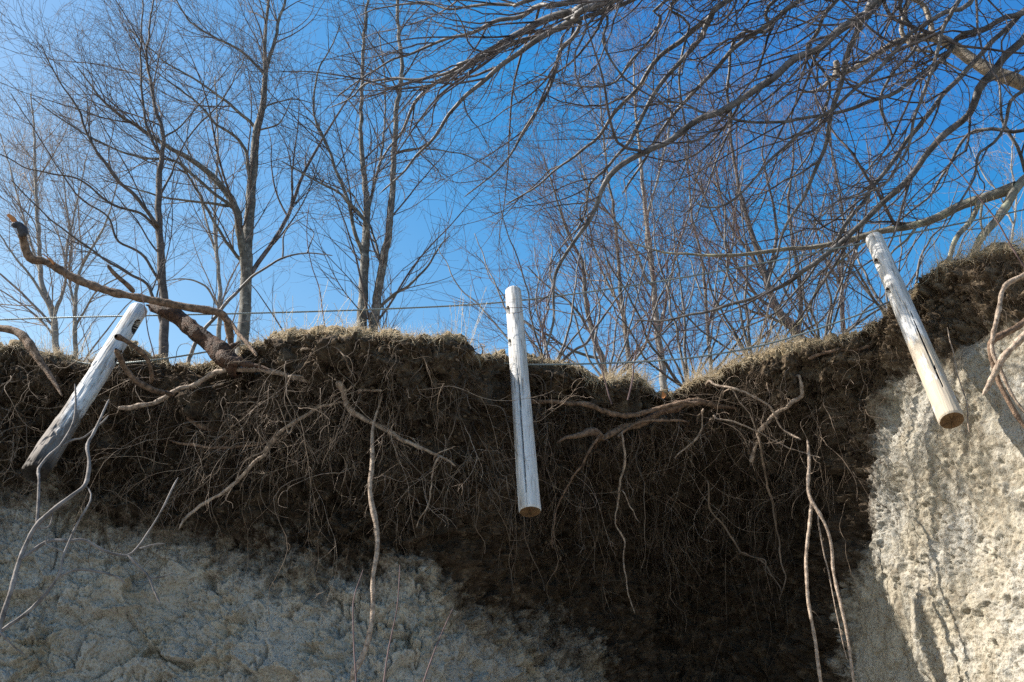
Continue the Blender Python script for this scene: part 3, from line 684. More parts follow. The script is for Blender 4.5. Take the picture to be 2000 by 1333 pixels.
# small loose sticks in the turf
for k, (pts, lb) in enumerate([
  ([(700,700),(712,688),(724,690)], 'short pale root stub poking from the mound left of the middle post'),
  ([(870,695),(890,700),(900,706)], 'small grey stick lying on the mound edge'),
  ([(700,768),(730,764),(745,762)], 'short horizontal grey stick in the dark soil of the mound'),
  ([(590,690),(615,684),(628,688),(640,695)], 'crooked pale stick near the top of the mound')]):
    root_thing('stick', lb, 'stick', [D(pts, 6, 4, off=(.02, .12))], 'rootpale', 'loose sticks in the turf')

# extra thinner unnamed roots: one soft mass nobody could count
def hanging_at(px, py, Lr, seed, **k): return hanging(len(px), (0, 1), None, Lr, seed, at=(px, py), **k)
def hanging(n, pxr, sfun, Lr, seed, rad=(.0012, .0035), outw=.5, drop=-.22, wob=.35, k=18, wfun=None, at=None):
    rg = np.random.default_rng(seed)
    if at is None: px = rg.uniform(*pxr, n); py = edge_py(px)+sfun(rg, n)
    else: px, py = at
    keep = clay_f(px, py) < .45+.3*rg.uniform(size=n)
    if at is None: keep &= vnoise(np.stack([px/70., py/90., px*0], -1), 1, seed)+.5*vnoise(np.stack([px/25., py/30., px*0], -1), 1, seed) > -.12+.3*rg.normal(size=n)
    if wfun is not None: keep &= rg.uniform(size=n) < wfun(px, py)
    px, py = px[keep], py[keep]; n = len(px)
    p0, nr_ = face_at(px, py)
    L = rg.lognormal(math.log(Lr), .5, n)
    d = nr_*outw+rg.normal(size=(n, 3))*.6+np.array([0, -.15, -.2]); d /= np.linalg.norm(d, axis=-1, keepdims=True)
    X = np.empty((n, k, 3)); X[:, 0] = p0-nr_*.01; b_ = np.zeros((n, 3)); ph = rg.uniform(0, 6.28, (n, 1)); fr = rg.uniform(.5, 1.6, (n, 1)); wav = rg.uniform(0, .75, (n, 1))**1.5; e1 = rg.normal(size=(n, 3)); e2 = rg.normal(size=(n, 3))
    for j in range(1, k):
        X[:, j] = X[:, j-1]+d*(L/(k-1))[:, None]
        b_ = b_*.5+rg.normal(size=(n, 3))*wob*.6
        d = d+b_+np.array([0, -.02, drop])+wav*(np.cos(ph+fr*j)*e1+np.sin(ph*1.7+fr*1.3*j)*e2); d /= np.linalg.norm(d, axis=-1, keepdims=True)
    r0 = rg.uniform(0, 1, n)**3*(rad[1]-rad[0])+rad[0]
    r_ = r0[:, None]*(1-.6*np.linspace(0, 1, k)[None])
    return X, r_
parts = []
A1 = hanging(1500, (-150, 1830), lambda r, n: 4+r.beta(1.1, 1.6, n)*420, .22, 11, outw=.35)
A2 = hanging(560, (150, 1720), lambda r, n: 20+r.beta(1.2, 1.6, n)*350, .50, 12, (.0015, .0045), .5, -.30, .3, 26)
A3 = hanging(330, (930, 1640), lambda r, n: 60+r.uniform(size=n)*250, .70, 13, (.0015, .0042), .4, -.45, .28, 30)
A4 = hanging(500, (-60, 1640), lambda r, n: 20+r.uniform(size=n)*260, .55, 14, (.003, .0065), .9, -.18, .22, 18)
def clusters(seed, spots, per, Lr, spread=22, **k):
    rg = np.random.default_rng(seed); sp = np.array(spots, float); ii = rg.integers(0, len(sp), per*len(sp))
    cx = sp[ii, 0]+rg.normal(size=len(ii))*spread; cy = sp[ii, 1]+rg.normal(size=len(ii))*spread*.7
    return hanging_at(cx, np.maximum(cy, edge_py(cx)+4), Lr, seed+1, **k)
rgc = np.random.default_rng(77); cxs = rgc.uniform(-40, 1700, 95); spots = [(x, edge_py(x)+20+rgc.beta(1, 1.4)*330) for x in cxs]
spots = [q_ for q_ in spots if clay_f(np.array(q_[0]), np.array(q_[1])) < .35]
A6 = clusters(51, spots, 24, .15, 15, rad=(.0011, .002), outw=.6, drop=-.25)
A7 = clusters(52, [(520, 800), (590, 770), (640, 830), (480, 860), (700, 790), (1290, 840), (1350, 830), (1240, 830), (1130, 810), (1480, 790), (1430, 770), (300, 760), (850, 760)], 45, .34, 30, rad=(.0013, .0032), outw=.9, drop=-.16)
A5 = hanging(900, (1660, 2150), lambda r, n: r.beta(1, 2.2, n)*240, .16, 15, outw=.3)
for a in (A1, A5, A6, A7): parts.append(tubes(a[0], a[1], 3))
for a in (A2, A3):
    parts.append(tubes(a[0], a[1], 3)); c_ = grow(*a, rngr, 2.2, .16, .1, (30, 70), 7, .35, (0, 0, -.2), .009, .0011, .6); parts.append(tubes(c_[0], c_[1], 3))
parts.append(tubes(A4[0], A4[1], 5)); c_ = grow(*A4, rngr, 6, .2, .1, (30, 70), 8, .3, (0, 0, -.2), .010, .0012, .6); parts.append(tubes(c_[0], c_[1], 3))
V, Qd = merge(parts)
o = mesh_obj('fine_roots', V, Qd, M['fine'], smooth=True); tag(o, 'tangled mass of fine hanging rootlets covering the dark soil face', 'rootlets', kind='stuff')

# crumbs and clods of earth clinging to the roots and the face
M['clod'] = bark('crumbly_earth', (.020, .014, .009), (.13, .095, .062), 12, rough=.95, spec=.1, bstr=1., bd=.01)
rg = np.random.default_rng(404); nc = 5200
cx = rg.uniform(-160, 1900, nc); cy = edge_py(cx)+6+rg.beta(1, 1.7, nc)*np.interp(cx, [0, 900, 1300, 1700, 1900], [300, 400, 480, 330, 160])
kp = (vnoise(np.stack([cx/38., cy/34., cx*0], -1), 1, 71) > -.05) & (clay_f(cx, cy) < .5); cx, cy = cx[kp], cy[kp]; nc = len(cx)
p0, nr_ = face_at(cx, cy)
t_ = (1+5**.5)/2; ico = np.array([(-1,t_,0),(1,t_,0),(-1,-t_,0),(1,-t_,0),(0,-1,t_),(0,1,t_),(0,-1,-t_),(0,1,-t_),(t_,0,-1),(t_,0,1),(-t_,0,-1),(-t_,0,1)])/np.sqrt(1+t_*t_)
icf = np.array([(0,11,5),(0,5,1),(0,1,7),(0,7,10),(0,10,11),(1,5,9),(5,11,4),(11,10,2),(10,7,6),(7,1,8),(3,9,4),(3,4,2),(3,2,6),(3,6,8),(3,8,9),(4,9,5),(2,4,11),(6,2,10),(8,6,7),(9,8,1)])
sz = np.minimum(rg.lognormal(math.log(.011), .5, nc), .020)[:, None, None]; sc3 = rg.uniform(.6, 1.3, (nc, 1, 3)); rad_ = rg.uniform(.65, 1.25, (nc, 12, 1))
V = (p0+nr_*(rg.uniform(0, 1, (nc, 1))**3*.07-.004))[:, None]+ico[None]*rad_*sc3*sz
T = (icf[None]+12*np.arange(nc)[:, None, None]).reshape(-1, 3)
o = mesh_obj('soil_crumbs', V.reshape(-1, 3), None, M['clod'], T=T); tag(o, 'loose brown crumbs of earth clinging to the rooty soil face', 'earth', kind='stuff')

def straggle(n, box, dirs, Lr, seed, rad):
    rg = np.random.default_rng(seed); px = rg.uniform(box[0], box[2], n); py = rg.uniform(box[1], box[3], n)
    p0, nr_ = face_at(px, py); k = 26; L = rg.lognormal(math.log(Lr), .4, n)
    d = np.array(dirs, float)[rg.integers(0, len(dirs), n)]+rg.normal(size=(n, 3))*.28; d /= np.linalg.norm(d, axis=-1, keepdims=True)
    X = np.empty((n, k, 3)); X[:, 0] = p0-nr_*.03+np.array([0, .04, 0]); b_ = np.zeros((n, 3)); d = d+np.array([0, -.35, 0])
    for j in range(1, k):
        X[:, j] = X[:, j-1]+d*(L/(k-1))[:, None]
        b_ = b_*.7+rg.normal(size=(n, 3))*.07
        d = d+b_+np.array([0, .018, -.02])+rg.normal(size=(n, 3))*.05; d /= np.linalg.norm(d, axis=-1, keepdims=True)
    r0 = rg.uniform(rad[0], rad[1], n)
    return X, r0[:, None]*(1-.75*np.linspace(0, 1, k)[None])
parts = []
for a_ in (straggle(44, (260, 720, 720, 900), [(-.8, -.25, -.55), (-.6, -.3, -.8), (-.9, -.2, -.2)], .60, 61, (.0022, .0045)),
           straggle(22, (330, 730, 700, 860), [(.8, -.25, -.5), (.3, -.3, -.9)], .45, 62, (.002, .0042)),
           straggle(16, (-100, 730, 300, 860), [(-.6, -.3, -.7), (.6, -.3, -.7)], .40, 63, (.002, .004)),
           straggle(22, (1230, 780, 1560, 870), [(.7, -.3, -.6), (-.6, -.3, -.7), (0, -.3, -.9)], .45, 64, (.002, .004)),
           straggle(16, (700, 730, 980, 860), [(.6, -.3, -.7), (-.6, -.3, -.7)], .45, 65, (.002, .004)),
           straggle(30, (980, 790, 1640, 930), [(0, -.5, -1), (.15, -.5, -1), (-.15, -.5, -1)], .85, 68, (.0018, .0034)),
           straggle(16, (600, 800, 980, 930), [(0, -.5, -1), (.15, -.5, -1)], .65, 69, (.0018, .0034)),
           straggle(14, (1450, 720, 1720, 820), [(.8, -.3, -.3), (-.8, -.3, -.4), (.2, -.3, -.9)], .40, 66, (.002, .0038)),
           straggle(16, (1040, 770, 1300, 830), [(-.9, -.2, -.1), (.9, -.2, -.1), (0, -.3, -.9)], .45, 67, (.0018, .0035))):
    parts.append(tubes(a_[0], a_[1], 5)); c_ = grow(*a_, rngr, 5, .22, .15, (25, 60), 9, .22, (0, 0, -.08), .010, .0013, .6); parts.append(tubes(c_[0], c_[1], 4))
    e_ = grow(*c_, rngr, 7, .08, .15, (25, 60), 5, .25, (0, 0, -.08), .010, .001, .6); parts.append(tubes(e_[0], e_[1], 3))
V, Qd = merge(parts)
o = mesh_obj('straggling_roots', V, Qd, M['rootpale'], smooth=True); tag(o, 'loose pale thin roots straggling out of the soil in every direction', 'rootlets', kind='stuff')

# dead foreground branch, lower left
root_thing('dead_branch', 'forked bleached dead branch reaching up in front of the clay at lower left', 'dead branch', [
  D([(-60,1420),(-20,1290),(0,1212),(22,1151),(40,1093),(72,1028),(120,984),(149,962),(167,944),(174,904),(170,872),(181,850),(200,812),(213,780)], 0, 0, w=[9,9,9,8,8,7,7,6,6,6,5,5,4,3], Y0=4.4, Y1=4.9, wob=.006),
  D([(72,1028),(75,980),(78,937),(78,915),(98,890),(120,872),(140,840),(148,800),(146,750)], 6, 2.5, Y0=4.62, Y1=4.9),
  D([(120,872),(143,862),(167,857),(190,835),(212,812)], 4, 2, Y0=4.8, Y1=4.9),
  D([(40,1093),(70,1072),(98,1058),(145,1060),(170,1058),(210,1078),(250,1085),(272,1067),(290,1038),(322,984),(348,933)], 6, 2.5, Y0=4.55, Y1=4.9),
  D([(-10,1242),(0,1234),(54,1194),(112,1129),(127,1082),(149,1031),(178,977),(170,951)], 7, 2.5, Y0=4.45, Y1=4.7),
  D([(112,1129),(156,1111),(217,1120),(236,1130),(246,1142)], 4.5, 3, Y0=4.58, Y1=4.65),
  D([(250,1085),(268,1108),(290,1129),(303,1155),(313,1178)], 4, 3.5, Y0=4.7, Y1=4.65),
  D([(291,1130),(318,1128),(338,1118)], 3, 2, Y0=4.68, Y1=4.7),
  D([(272,1072),(296,1064),(322,1062)], 3, 1.5, Y0=4.75, Y1=4.8),
  D([(-20,1215),(7,1241),(36,1270),(51,1281)], 4, 2, Y0=4.45, Y1=4.5),
  D([(98,1040),(90,1058),(110,1070),(127,1082)], 2.5, 2, Y0=4.6, Y1=4.6),
  D([(72,1030),(95,1028),(105,990)], 3, 1.5, Y0=4.62, Y1=4.65)], 'deadbranch', sides=8, part_names=['stem']+['side_branch']*11, fine=1.2, fL=.16, drop=.03, fine_mat='deadbranch')
for pts, lb in [([(700,1420),(696,1333),(691,1259),(690,1176),(700,1140),(709,1114)], 'reddish thorny whip rising beside the foot of the tall hanging stem'),
                ([(738,1420),(750,1333),(759,1267),(774,1194),(779,1140),(781,1104)], 'reddish whip second from the left in front of the clay'),
                ([(800,1420),(830,1325),(854,1259),(870,1222),(884,1190)], 'short leaning reddish whip standing alone on the clay')]:
    X, r = trace(pts, 4, 1.6, 5.6, 5.8, wob=.004, seed=3); X[0, 2] = 1.
    X = np.concatenate([[X[0]*np.array([1, 1, 0])], X]); r = np.concatenate([[r[0]], r])
    Pn, Rn = resample(X, r, 40)
    tw = grow(Pn[None], Rn[None], rngr, 16, .03, .45, (35, 60), 3, .1, (0, 0, .1), .03, .001)
    V, Qd = merge([tubes(Pn[None], Rn[None], 6), tubes(tw[0], tw[1], 3)])
    tag(mesh_obj('whip_shoot', V, Qd, M['redtwig'], smooth=True), lb, 'sapling', 'leafless whips in front of the clay')

# ------------------------------------------------------------------ grass on the edge
def blades(px, back, L, seed, lean=(0, -.25, .9), spread=.55, wid=.0016, lift=0):
    rg = np.random.default_rng(seed); n = len(px)
    ex, _ = face_at(px, edge_py(px)+0); Y = ex[:, 1]+back; p0 = ex.copy(); p0[:, 0] *= Y/ex[:, 1]; p0[:, 1] = Y; p0[:, 2] -= .02-lift
    d = np.array(lean)+rg.normal(size=(n, 3))*spread; d /= np.linalg.norm(d, axis=-1, keepdims=True)
    k = 5; X = np.empty((n, k, 3)); X[:, 0] = p0
    bend = rg.normal(size=(n, 3))*.12+np.array([0, -.05, -.22])
    for j in range(1, k):
        X[:, j] = X[:, j-1]+d*(L/(k-1))[:, None]; d = d+bend; d /= np.linalg.norm(d, axis=-1, keepdims=True)
    r_ = wid*rg.uniform(.6, 1.3, n)[:, None]*(1-.7*np.linspace(0, 1, k)[None])
    return tubes(X, r_, 3)
rg = np.random.default_rng(21); parts = []
px = rg.uniform(-200, 2200, 20000); den = vnoise(np.stack([px, px*0, px*0], -1), 1/45., 8)*.5+.5; px = px[rg.uniform(size=len(px)) < .25+.9*den]
parts.append(blades(px, rg.uniform(-.03, .30, len(px)), rg.lognormal(math.log(.055), .4, len(px)), 1))
px = rg.uniform(-200, 2200, 3500); parts.append(blades(px, rg.uniform(-.05, .04, len(px)), rg.lognormal(math.log(.07), .4, len(px)), 2, (0, -.7, -.1), .6))
for lo, hi, n, L in ((1340, 1560, 2200, .14), (1180, 1270, 1300, .13), (1820, 2150, 2200, .15), (640, 920, 700, .10), (60, 200, 500, .12), (280, 330, 200, .10), (940, 1150, 400, .08), (1560, 1760, 500, .10)):
    px = rg.uniform(lo, hi, n); parts.append(blades(px, rg.uniform(0, .45, n), rg.lognormal(math.log(L), .4, n), lo, (.05, 0, 1), .25, .0014))
V, Qd = merge(parts); o = mesh_obj('dry_grass', V, Qd, M['straw'], smooth=True); tag(o, 'short straw coloured dry grass fringing the top of the bank', 'grass', kind='stuff')
rg = np.random.default_rng(33); parts = []
for lo, hi, n in ((520, 700, 26), (1380, 1560, 30), (1830, 2050, 34), (1750, 1800, 6), (60, 200, 16), (880, 960, 16)):
    px = rg.uniform(lo, hi, n); ex, _ = face_at(px, edge_py(px)); n_ = len(px)
    ex = ex+np.stack([0*px, rg.uniform(0, .3, n_), 0*px-.05], -1)
    d = np.array([0, 0, 1.])+rg.normal(size=(n_, 3))*.25; L = rg.uniform(.2, .5, n_); k = 8; X = np.empty((n_, k, 3)); X[:, 0] = ex
    for j in range(1, k):
        X[:, j] = X[:, j-1]+d*(L/(k-1))[:, None]/np.linalg.norm(d, axis=-1, keepdims=True); d = d+rg.normal(size=(n_, 3))*.1
    r_ = np.full((n_, k), .0015); parts.append(tubes(X, r_, 3))
    c_ = grow(X, r_, rg, 14, .07, .4, (30, 60), 4, .2, (0, 0, .05), .01, .0009); parts.append(tubes(c_[0], c_[1], 3))
V, Qd = merge(parts); o = mesh_obj('dead_weeds', V, Qd, M['straw'], smooth=True); tag(o, 'sparse dead weed stalks standing above the turf edge', 'weeds', kind='stuff')
# one dry leaf caught in the notch
lp = P(1296, 772, 7.15); a_ = np.linspace(0, 2*math.pi, 9)[:-1]
V = np.concatenate([[[0, 0, .0]], np.stack([.018*np.cos(a_)*(1+.3*np.cos(3*a_)), .008*np.sin(2*a_), .028*np.sin(a_)], -1)])+lp
tag(mesh_obj('dry_leaf', V, None, M['leaf'], T=[[0, i+1, (i+1) % 8+1] for i in range(8)]), 'small orange dry leaf caught in the notch of the turf', 'leaf')

# ------------------------------------------------------------------ trees
def tree(name, label, limbs, bark_m, twig_m, seed, levels, group=None, gz=4.4, overhang=False, names=None, basept=None, t0d=.33):
    """limbs: list of dict(pts,w0,w1,Y0,Y1[,pre,post,mat,ground]); levels: list of grow kwargs"""
    rg = np.random.default_rng(seed); built = []
    for k, b_ in enumerate(limbs):
        pre = b_.get('pre')
        X, r = trace(b_['pts'], b_['w0'], b_['w1'], b_['Y0'], b_['Y1'], seed=seed*7+k, wob=b_.get('wob', .014), wlist=b_.get('w'), pre=pre, post=b_.get('post'), prw=b_.get('prw'))
        if b_.get('ground', k == 0 and not overhang):
            g0 = X[0].copy(); g0[2] = gz; g0[0] += (X[0, 0]-X[min(5, len(X)-1), 0])*.3
            mm = 8; ext = g0[None]+(X[0]-g0)[None]*np.linspace(0, 1, mm, endpoint=False)[:, None]
            rr_ = r[0]*np.linspace(1.35, 1.02, mm)
            X = np.concatenate([ext, X]); r = np.concatenate([rr_, r])
        built.append((X, r))
    base = built[0][0][0] if basept is None else np.array(basept)
    rt = empty(name, base)
    for k, (X, r) in enumerate(built):
        r = r*(1+.06*vnoise(X, 9, k)); r = r.copy(); r[-1] *= .3
        V, Qd = tubes((X-base)[None], r[None], 12 if r.max() > .04 else 8, k, .03)
        nm = names[k] if names else ('trunk' if k == 0 else 'limb')
        mesh_obj(nm, V, Qd, M[limbs[k].get('mat', bark_m)], rt, smooth=True)
    NP = 40
    Pn = np.stack([resample(X, r, NP)[0] for X, r in built]); Rn = np.stack([resample(X, r, NP)[1] for X, r in built])
    # start the twigs where each limb is in reach of the picture, not on the bare lower trunk
    cur = []
    for k in range(len(built)):
        t0 = limbs[k].get('t0', t0d if k == 0 else .08); i0 = int(t0*NP)
        cur.append(resample(Pn[k, i0:], Rn[k, i0:], NP))
    Pc = np.stack([c[0] for c in cur]); Rc = np.stack([c[1] for c in cur]); parts = []
    src = [(Pc, Rc)]
    for li, lv in enumerate(levels):
        lv = dict(lv); also = lv.pop('also', 0.)
        outs = [grow(*src[-1], rg, **lv)]
        if also and li > 0: outs.append(grow(Pc, Rc, rg, **{**lv, 'dens': also}))
        Xn = np.concatenate([o_[0] for o_ in outs]); Rr = np.concatenate([o_[1] for o_ in outs])
        parts.append(tubes(Xn-base, Rr, 5 if li == 0 else (4 if li == 1 else 3))); src.append((Xn, Rr))
    print(name, sum(len(p_[0]) for p_ in parts))
    V, Qd = merge(parts); mesh_obj('crown', V, Qd, M[twig_m], rt, smooth=True)
    tag(rt, label, 'tree', group)
    return rt

GB = 'leafless trees on top of the bank'
UP = [dict(dens=.9, L=3.0, t0=.0, ang=(22, 42), k=16, wob=.09, trop=(-.01, 0, .03), rr=.0075, rmin=.003, rel=.5, taper=.6),
      dict(also=2.2, dens=3.2, L=1.7, t0=.0, ang=(25, 50), k=12, wob=.10, trop=(-.02, 0, .05), rr=.008, rmin=.003, rel=.5),
      dict(dens=3.6, L=.85, t0=.1, ang=(25, 55), k=9, wob=.14, trop=(-.01, 0, .04), rr=.008, rmin=.0026, also=1.5),
      dict(dens=2.6, L=.38, t0=.05, ang=(22, 50), k=5, wob=.12, trop=(0, 0, .04), rr=.008, rmin=.0019)]
def LB(pts, w0, w1, Y0, Y1=None, **k): return dict(pts=pts, w0=w0, w1=w1, Y0=Y0, Y1=Y0 if Y1 is None else Y1, **k)
def lv(dd=1., LL=1., **k): return [dict(u, dens=u['dens']*dd, L=u['L']*LL, **k) for u in UP]

tree('aspen_tree', 'tall grey forked tree behind the broken trunk with limbs sweeping left', [
  LB([(474,665),(478,600),(481,540),(484,460),(490,385),(497,297),(504,245),(514,196),(518,140),(518,87),(521,35),(525,0),(532,-90)], 26, 8, 13.5, w=[24,23,22,21,19,16,14,12,10,7,6,5,3]),
  LB([(515,160),(524,120),(535,87),(546,35),(557,0),(566,-60)], 9, 4, 13.5),
  LB([(481,560),(474,500),(469,460),(458,402),(420,350),(378,315),(329,287),(266,245),(224,217),(189,182),(150,130)], 14, 3, 13.5, 12.4, w=[15,15,15,14,12,10,8,7,5,4,2]),
  LB([(458,408),(448,402),(385,350),(343,315),(280,308),(220,290),(130,240),(60,190)], 8, 2, 13.3, 12.3),
  LB([(502,252),(497,248),(455,210),(420,182),(378,154),(315,115),(250,55)], 8, 2, 13.5, 13.8),
  LB([(516,145),(472,101),(420,73),(367,38),(335,-20)], 6, 2, 13.5, 13.2),
  LB([(490,370),(488,345),(472,280),(420,241),(385,199),(350,175),(280,120)], 8, 2, 13.5, 12.8),
  LB([(503,255),(540,245),(556,225),(570,190)], 4, 1.5, 13.5, 13.1),
  LB([(508,212),(545,200),(575,195),(625,205)], 4, 1.5, 13.5, 13.9),
  LB([(448,402),(430,400),(385,395),(318,385),(270,370),(200,350)], 7, 2, 13.2, 12.6),
  LB([(482,520),(440,470),(400,400),(360,330),(345,300)], 7, 3, 13.5, 13.0),
 ], 'aspen', 'twig', 1, lv(1.1, 1.0), GB)
tree('aspen_tree', 'slim straight tree rising directly behind the head of the leaning post', [
  LB([(318,700),(321,640),(322,600),(316,540),(311,460),(310,367),(315,308),(320,273),(304,210),(287,122),(290,70),(297,18),(300,-60)], 18, 4, 12, w=[19,18,17,16,14,12,10,8,7,5,4,3,2]),
  LB([(315,305),(290,259),(278,192),(275,105),(280,0),(282,-50)], 6, 2, 12, 11.8),
  LB([(310,440),(304,437),(266,385),(224,346),(199,311),(175,273),(150,210),(115,157),(80,87)], 9, 2, 12, 11.2),
  LB([(312,385),(330,350),(346,315),(372,262),(430,200),(480,110)], 5, 2, 12, 12.4),
  LB([(320,270),(360,240),(400,190),(455,120)], 4, 1.5, 12, 12.3),
  LB([(318,640),(290,560),(250,535),(180,490),(100,430),(20,350)], 7, 2, 12, 11.5),
  LB([(312,460),(280,420),(220,400),(150,350),(60,330),(-20,290)], 6, 2, 12, 11.2),
  LB([(316,560),(280,500),(230,470),(210,420),(150,380),(70,260),(20,180)], 6, 1.5, 12, 11.6),
 ], 'redbark', 'twig', 2, lv(1.1, .95), GB)
tree('aspen_tree', 'twin trunked grey tree standing behind the mound', [
  LB([(705,660),(708,600),(711,540),(715,460),(715,385),(708,315),(705,245),(708,140),(712,60),(718,0),(722,-60)], 18, 3, 14, w=[22,20,19,16,12,10,8,7,6,4,2]),
  LB([(728,665),(732,620),(740,560),(750,500),(759,460),(766,385),(770,297),(775,210),(785,140),(778,52),(778,0),(780,-70)], 18, 4, 14, 13.8, ground=True, w=[20,19,17,16,14,12,11,9,8,7,6,3]),
  LB([(712,510),(704,480),(694,460),(680,395),(656,332),(638,280),(614,224),(621,140),(645,98),(666,45)], 9, 2, 14, 13.4),
  LB([(712,480),(715,437),(670,385),(600,343),(550,315)], 8, 2, 14, 13.2),
  LB([(715,430),(729,367),(743,315),(750,260),(752,160),(740,60)], 7, 2, 14, 14.4),
  LB([(734,610),(770,575),(800,558),(835,520),(862,478),(880,460)], 7, 2, 14, 13.6),
  LB([(745,520),(735,480),(722,440),(700,400),(660,340)], 6, 2, 14, 14.4),
  LB([(770,300),(820,290),(900,300),(960,330)], 4, 1.5, 14, 13.6),
  LB([(640,290),(620,250),(600,230),(560,210)], 4, 1.5, 13.4, 13.2),
 ], 'aspen', 'twig', 3, lv(1.1, .95), GB)
tree('birch_tree', 'pale white barked tree at the far left with a forked lower trunk', [
  LB([(111,695),(107,650),(103,611),(81,554),(78,500),(72,410),(69,350),(66,250),(60,180)], 11, 2, 18, w=[13,13,13,10,8,7,6,4,2]),
  LB([(104,620),(120,580),(128,545),(132,480),(150,400),(170,300)], 8, 2, 18, 18.3),
  LB([(103,611),(60,540),(20,490),(-20,420)], 6, 2, 18, 17.5),
  LB([(80,540),(50,440),(20,330),(0,260)], 5, 2, 18, 18.5)], 'pale', 'paletwig', 4, lv(1.2, .95), GB)
tree('birch_tree', 'slender pale tree just left of the head of the leaning post', [
  LB([(147,700),(147,650),(147,590),(156,530),(192,464),(212,420),(235,340)], 10, 2, 18, 17.6),
  LB([(147,600),(135,540),(140,470),(130,400),(120,300)], 6, 2, 18, 18.4),
  LB([(148,640),(175,590),(200,560),(260,530)], 5, 2, 18, 17.6)], 'pale', 'paletwig', 5, lv(1.1, .9), GB)
tree('birch_tree', 'pale thin tree just left of the tall forked grey tree', [
  LB([(426,690),(429,620),(429,560),(420,455),(420,380),(424,320),(425,230),(420,150)], 10, 2, 17),
  LB([(428,600),(400,560),(360,545),(320,550)], 5, 1.5, 17, 16.6),
  LB([(424,500),(405,440),(390,380),(370,320),(365,240)], 5, 1.5, 17, 17.3)], 'pale', 'paletwig', 6, lv(1., .85), GB)
tree('sapling_tree', 'smooth leaning stem curving up right over the turf left of the mound', [
  LB([(369,700),(396,644),(435,605),(471,560),(510,527),(555,503),(600,494),(650,500)], 9, 2, 9.5, 9.2, ground=True),
  LB([(552,505),(551,480),(556,460),(570,440),(600,420)], 4, 1.5, 9.3, 9.2),
  LB([(600,494),(610,470),(612,450),(580,430)], 3, 1.2, 9.2, 9.2)], 'over', 'twig', 7, lv(.5, .4)[1:], GB)
for k, (pts, w0, w1, Y, lb) in enumerate([
  ([(638,698),(636,660),(632,617),(622,560),(609,520),(600,460),(604,400)], 3, 1.5, 6.7, 'reddish upright shoot rooted in the left side of the mound'),
  ([(1195,790),(1180,740),(1168,690),(1140,620),(1120,560)], 3, 1.5, 7.0, 'thin red shoot leaning left out of the soil below the notch'),
  ([(1226,782),(1236,740),(1240,700),(1262,640),(1275,560),(1300,450)], 4, 1.5, 7.1, 'thin grey shoot leaning right from the soil left of the notch'),
  ([(2060,600),(2000,520),(1947,430),(1895,364),(1839,290),(1815,250)], 4, 1.5, 5.6, 'long reddish shoot arching over the right turf to the sky'),
  ([(240,640),(265,700),(300,690),(305,600),(280,500),(262,440)], 2.5, 1.2, 6.1, 'wispy upright shoot in front of the leaning post head')]):
    if k == 4: pts = [(302,700),(290,650),(283,600),(276,560),(268,500),(262,440)]
    X, r = trace(pts, w0, w1, Y, Y-.1, wob=.006, seed=k)
    Pn, Rn = resample(X, r, 40); tw = grow(Pn[None], Rn[None], rngr, 9, .12, .25, (25, 50), 5, .15, (0, 0, .08), .01, .001)
    V, Qd = merge([tubes(Pn[None], Rn[None], 6), tubes(tw[0], tw[1], 3)])
    tag(mesh_obj('shoot', V, Qd, M['redtwig'], smooth=True), lb, 'sapling', 'leafless shoots growing from the turf')

# grove on the right, farther back
RG = lv(1.25, 1.0)
tree('aspen_tree', 'grey tree leaning left, nearest the right side of the middle post', [
  LB([(1182,735),(1176,700),(1160,662),(1144,590),(1136,510),(1108,454),(1085,380),(1060,300)], 13, 2, 16, 15.6),
  LB([(1160,662),(1120,600),(1070,560),(1030,520)], 6, 2, 16, 15.5),
  LB([(1176,700),(1130,690),(1080,662),(1030,630),(990,590)], 7, 2, 16, 15.5)], 'aspen', 'redtwig', 8, RG, GB, t0d=.24)
tree('aspen_tree', 'slim pale trunked tree rising above the grassy tuft left of the notch', [
  LB([(1229,720),(1224,670),(1217,615),(1211,560),(1207,490),(1196,390),(1188,350),(1175,230),(1170,150)], 11, 2, 17),
  LB([(1215,600),(1190,560),(1165,500),(1150,430),(1140,330)], 6, 2, 17, 17.4)], 'aspen', 'paletwig', 9, RG, GB, t0d=.24)
tree('aspen_tree', 'pale forked tree standing directly over the notch in the turf', [
  LB([(1297,765),(1292,700),(1284,650),(1276,550),(1268,470),(1256,370),(1250,300),(1240,200),(1238,120)], 15, 3, 16.5),
  LB([(1277,560),(1260,540),(1240,490),(1200,430),(1160,390),(1130,300)], 7, 2, 16.5, 16),
  LB([(1286,660),(1300,590),(1320,500),(1350,400),(1370,300)], 7, 2, 16.5, 16.8),
  LB([(1275,540),(1262,440),(1290,330),(1310,230),(1300,150)], 6, 2, 16.5, 17)], 'pale', 'redtwig', 10, RG, GB, t0d=.24)
tree('aspen_tree', 'dark multi stemmed tree behind the grassy slope right of the notch', [
  LB([(1562,672),(1548,640),(1520,606),(1500,560),(1492,530),(1460,430),(1440,350),(1425,250),(1420,180)], 20, 3, 15),
  LB([(1556,662),(1564,590),(1556,510),(1540,400),(1550,300),(1540,220)], 11, 2, 15, 15.3),
  LB([(1520,606),(1480,580),(1440,520),(1400,440),(1370,370),(1340,300)], 8, 2, 15, 14.4),
  LB([(1498,550),(1515,470),(1510,400),(1490,300),(1500,220)], 8, 2, 15, 15.5),
  LB([(1545,635),(1500,620),(1450,600),(1400,570),(1350,560)], 7, 2, 15, 14.6),
  LB([(1530,615),(1470,500),(1430,450),(1400,350),(1395,260)], 8, 2, 15, 15.4)], 'redbark', 'redtwig', 11, lv(1.05, 1.0), GB, t0d=.24)
